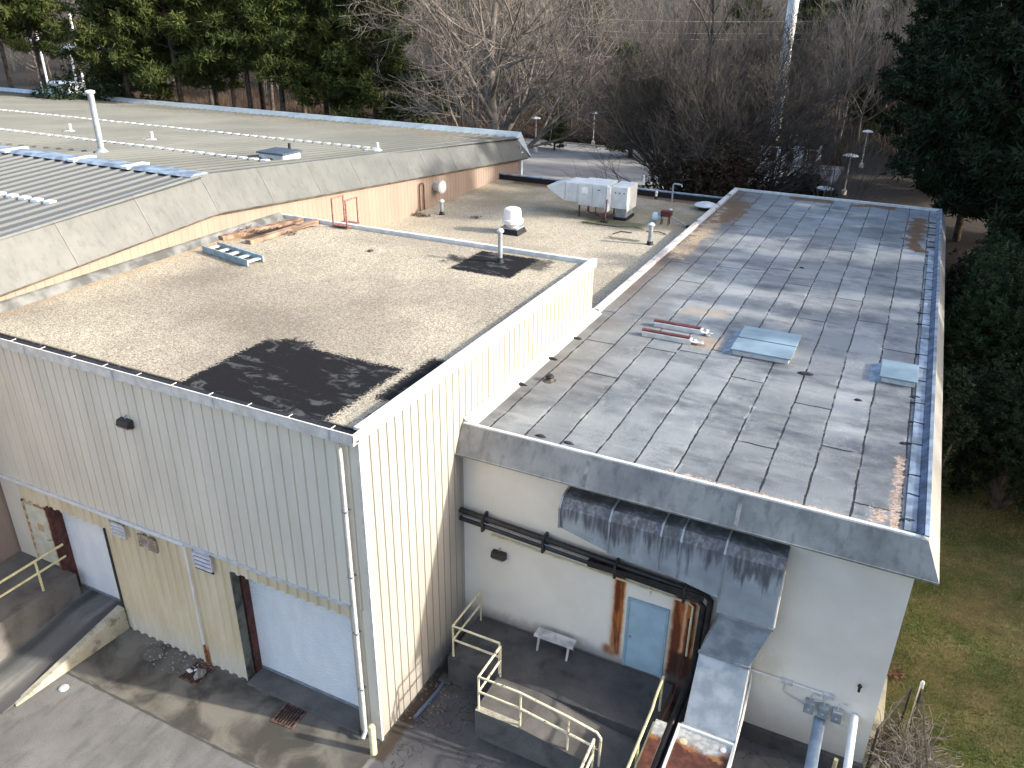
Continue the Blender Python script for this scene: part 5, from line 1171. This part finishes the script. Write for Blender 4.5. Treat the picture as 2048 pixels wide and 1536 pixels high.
MB().tube([(cx-4,cy-2,2.3),(cx+4,cy-2,2.3),(cx+4,cy+2,2.3)],.04,6).tube([(cx-4,cy-2,.15),(cx+4,cy-2,.15),(cx+4,cy+2,.15)],.04,6).build('rail',LGREY,fc)
for (a,b,c,lb) in ((-1.6,0,2.0,'pale equipment cabinet in the tower compound, left one'),(.2,.3,1.7,'pale equipment cabinet in the tower compound, middle one'),(1.9,.1,2.2,'blue-grey equipment cabinet in the tower compound, right one')):
    q=thing('equipment_cabinet',lb,'cabinet',(cx+a,cy+b,0),'cabinets in the tower compound')
    MB().box(cx+a-.5,cx+a+.5,cy+b-.4,cy+b+.4,0,c).build('body',LGREY if a<1 else BLUEGREY,q,bev=.02); MB().box(cx+a-.42,cx+a+.42,cy+b-.44,cy+b-.40,.15,c-.15).build('door',WHITE if a<1 else LGREY,q)
tag(MB().tube([(cx+1,cy-1.6,0),(cx+1,cy-1.6,3.6),(cx+1.7,cy-1.6,3.6)],.07,8).build('utility_pole',LGREY,None,smooth=True),'thin grey pole with short arm in the tower compound','pole')
# power lines
for k,(za,zb) in enumerate(((12.6,12.0),(13.4,12.9),(15.1,14.6))):
    a=Vector(at((760,60),125)); b=Vector(at((1930,30),125)); a.z=za; b.z=zb; pts=[a.lerp(b,i/16)-Vector((0,0,1.5*math.sin(math.pi*i/16))) for i in range(17)]
    tag(MB().tube(pts,.022,4).build('power_line',LGREY),('lowest','middle','highest')[k]+' of the three overhead power lines crossing the wood','power line','overhead power lines')
# far left: trailer, poles, low things
wx,wy=at((40,175),92)[:2]
q=thing('white_trailer','white box trailer at the left edge beyond the metal roof','trailer',(wx,wy,0))
MB().box(wx-4,wx+4.5,wy-1.3,wy+1.3,1.0,4.6).build('box_body',WHITE,q,bev=.03); MB().box(wx-4,wx+4.5,wy-1.1,wy+1.1,.7,1.0).build('chassis',DARKM,q)
for a in (-3,-2,3.2): MB().lathe((wx+a,wy-1.3,.5),[(.5,0),(.5,.3)],16,(0,1,0)).build('wheel',BLACK,q)
for i,(px,ds_,h,arm,lb) in enumerate((((150,150),100,12,1,'white post with crossbar in the yard behind the left pines'),((158,120),108,14,0,'white steel post behind the left pines'),((190,150),104,11,0,'pale short post between the left pines'),((205,130),102,15,0,'white slim post right of the crossbar post'),((233,150),100,13,0,'white slim post against the left pine trunk'),((85,120),112,12,1,'white gantry post left of the crossbar post'))):
    x,y=at(px,ds_)[:2]; p=thing('steel_post',lb,'post',(x,y,0),'white posts behind the left pines')
    MB().tube([(x,y,0),(x,y,h)],.14,8).build('shaft',WHITE,p,smooth=True)
    if arm: MB().box(x-1.6,x+1.6,y-.12,y+.12,h-2.0,h-1.7).build('crossbar',WHITE,p)
for px,ds_,w_,h,mt,lb in (((125,165),98,5,3.4,LGREY,'pale parked tank trailer behind the dark bush'),((410,235),80,3.2,2.0,LGREY,'grey utility box behind the straight pine trunks')):
    x,y=at(px,ds_)[:2]; p=thing('storage_box',lb,'storage box',(x,y,0)); MB().box(x-w_/2,x+w_/2,y-1.2,y+1.2,.4,h+3).build('body',mt,p,bev=.08); MB().box(x-w_/2+.2,x+w_/2-.2,y-1,y+1,0,.4).build('base',DARKM,p); MB().box(x-w_/2+.3,x-w_/2+1.4,y-1.24,y-1.2,.6,h+1).build('door',WHITE,p)
sx,sy=at((806,240),92)[:2]; p=thing('car_park_sign','small white sign on a post right of the sunlit pine','sign',(sx,sy,0)); MB().tube([(sx,sy,0),(sx,sy,2.0)],.035,6).build('post',GREYM,p); MB().box(sx-.22,sx+.22,sy-.05,sy-.035,1.4,2.05).build('panel',WHITE,p)
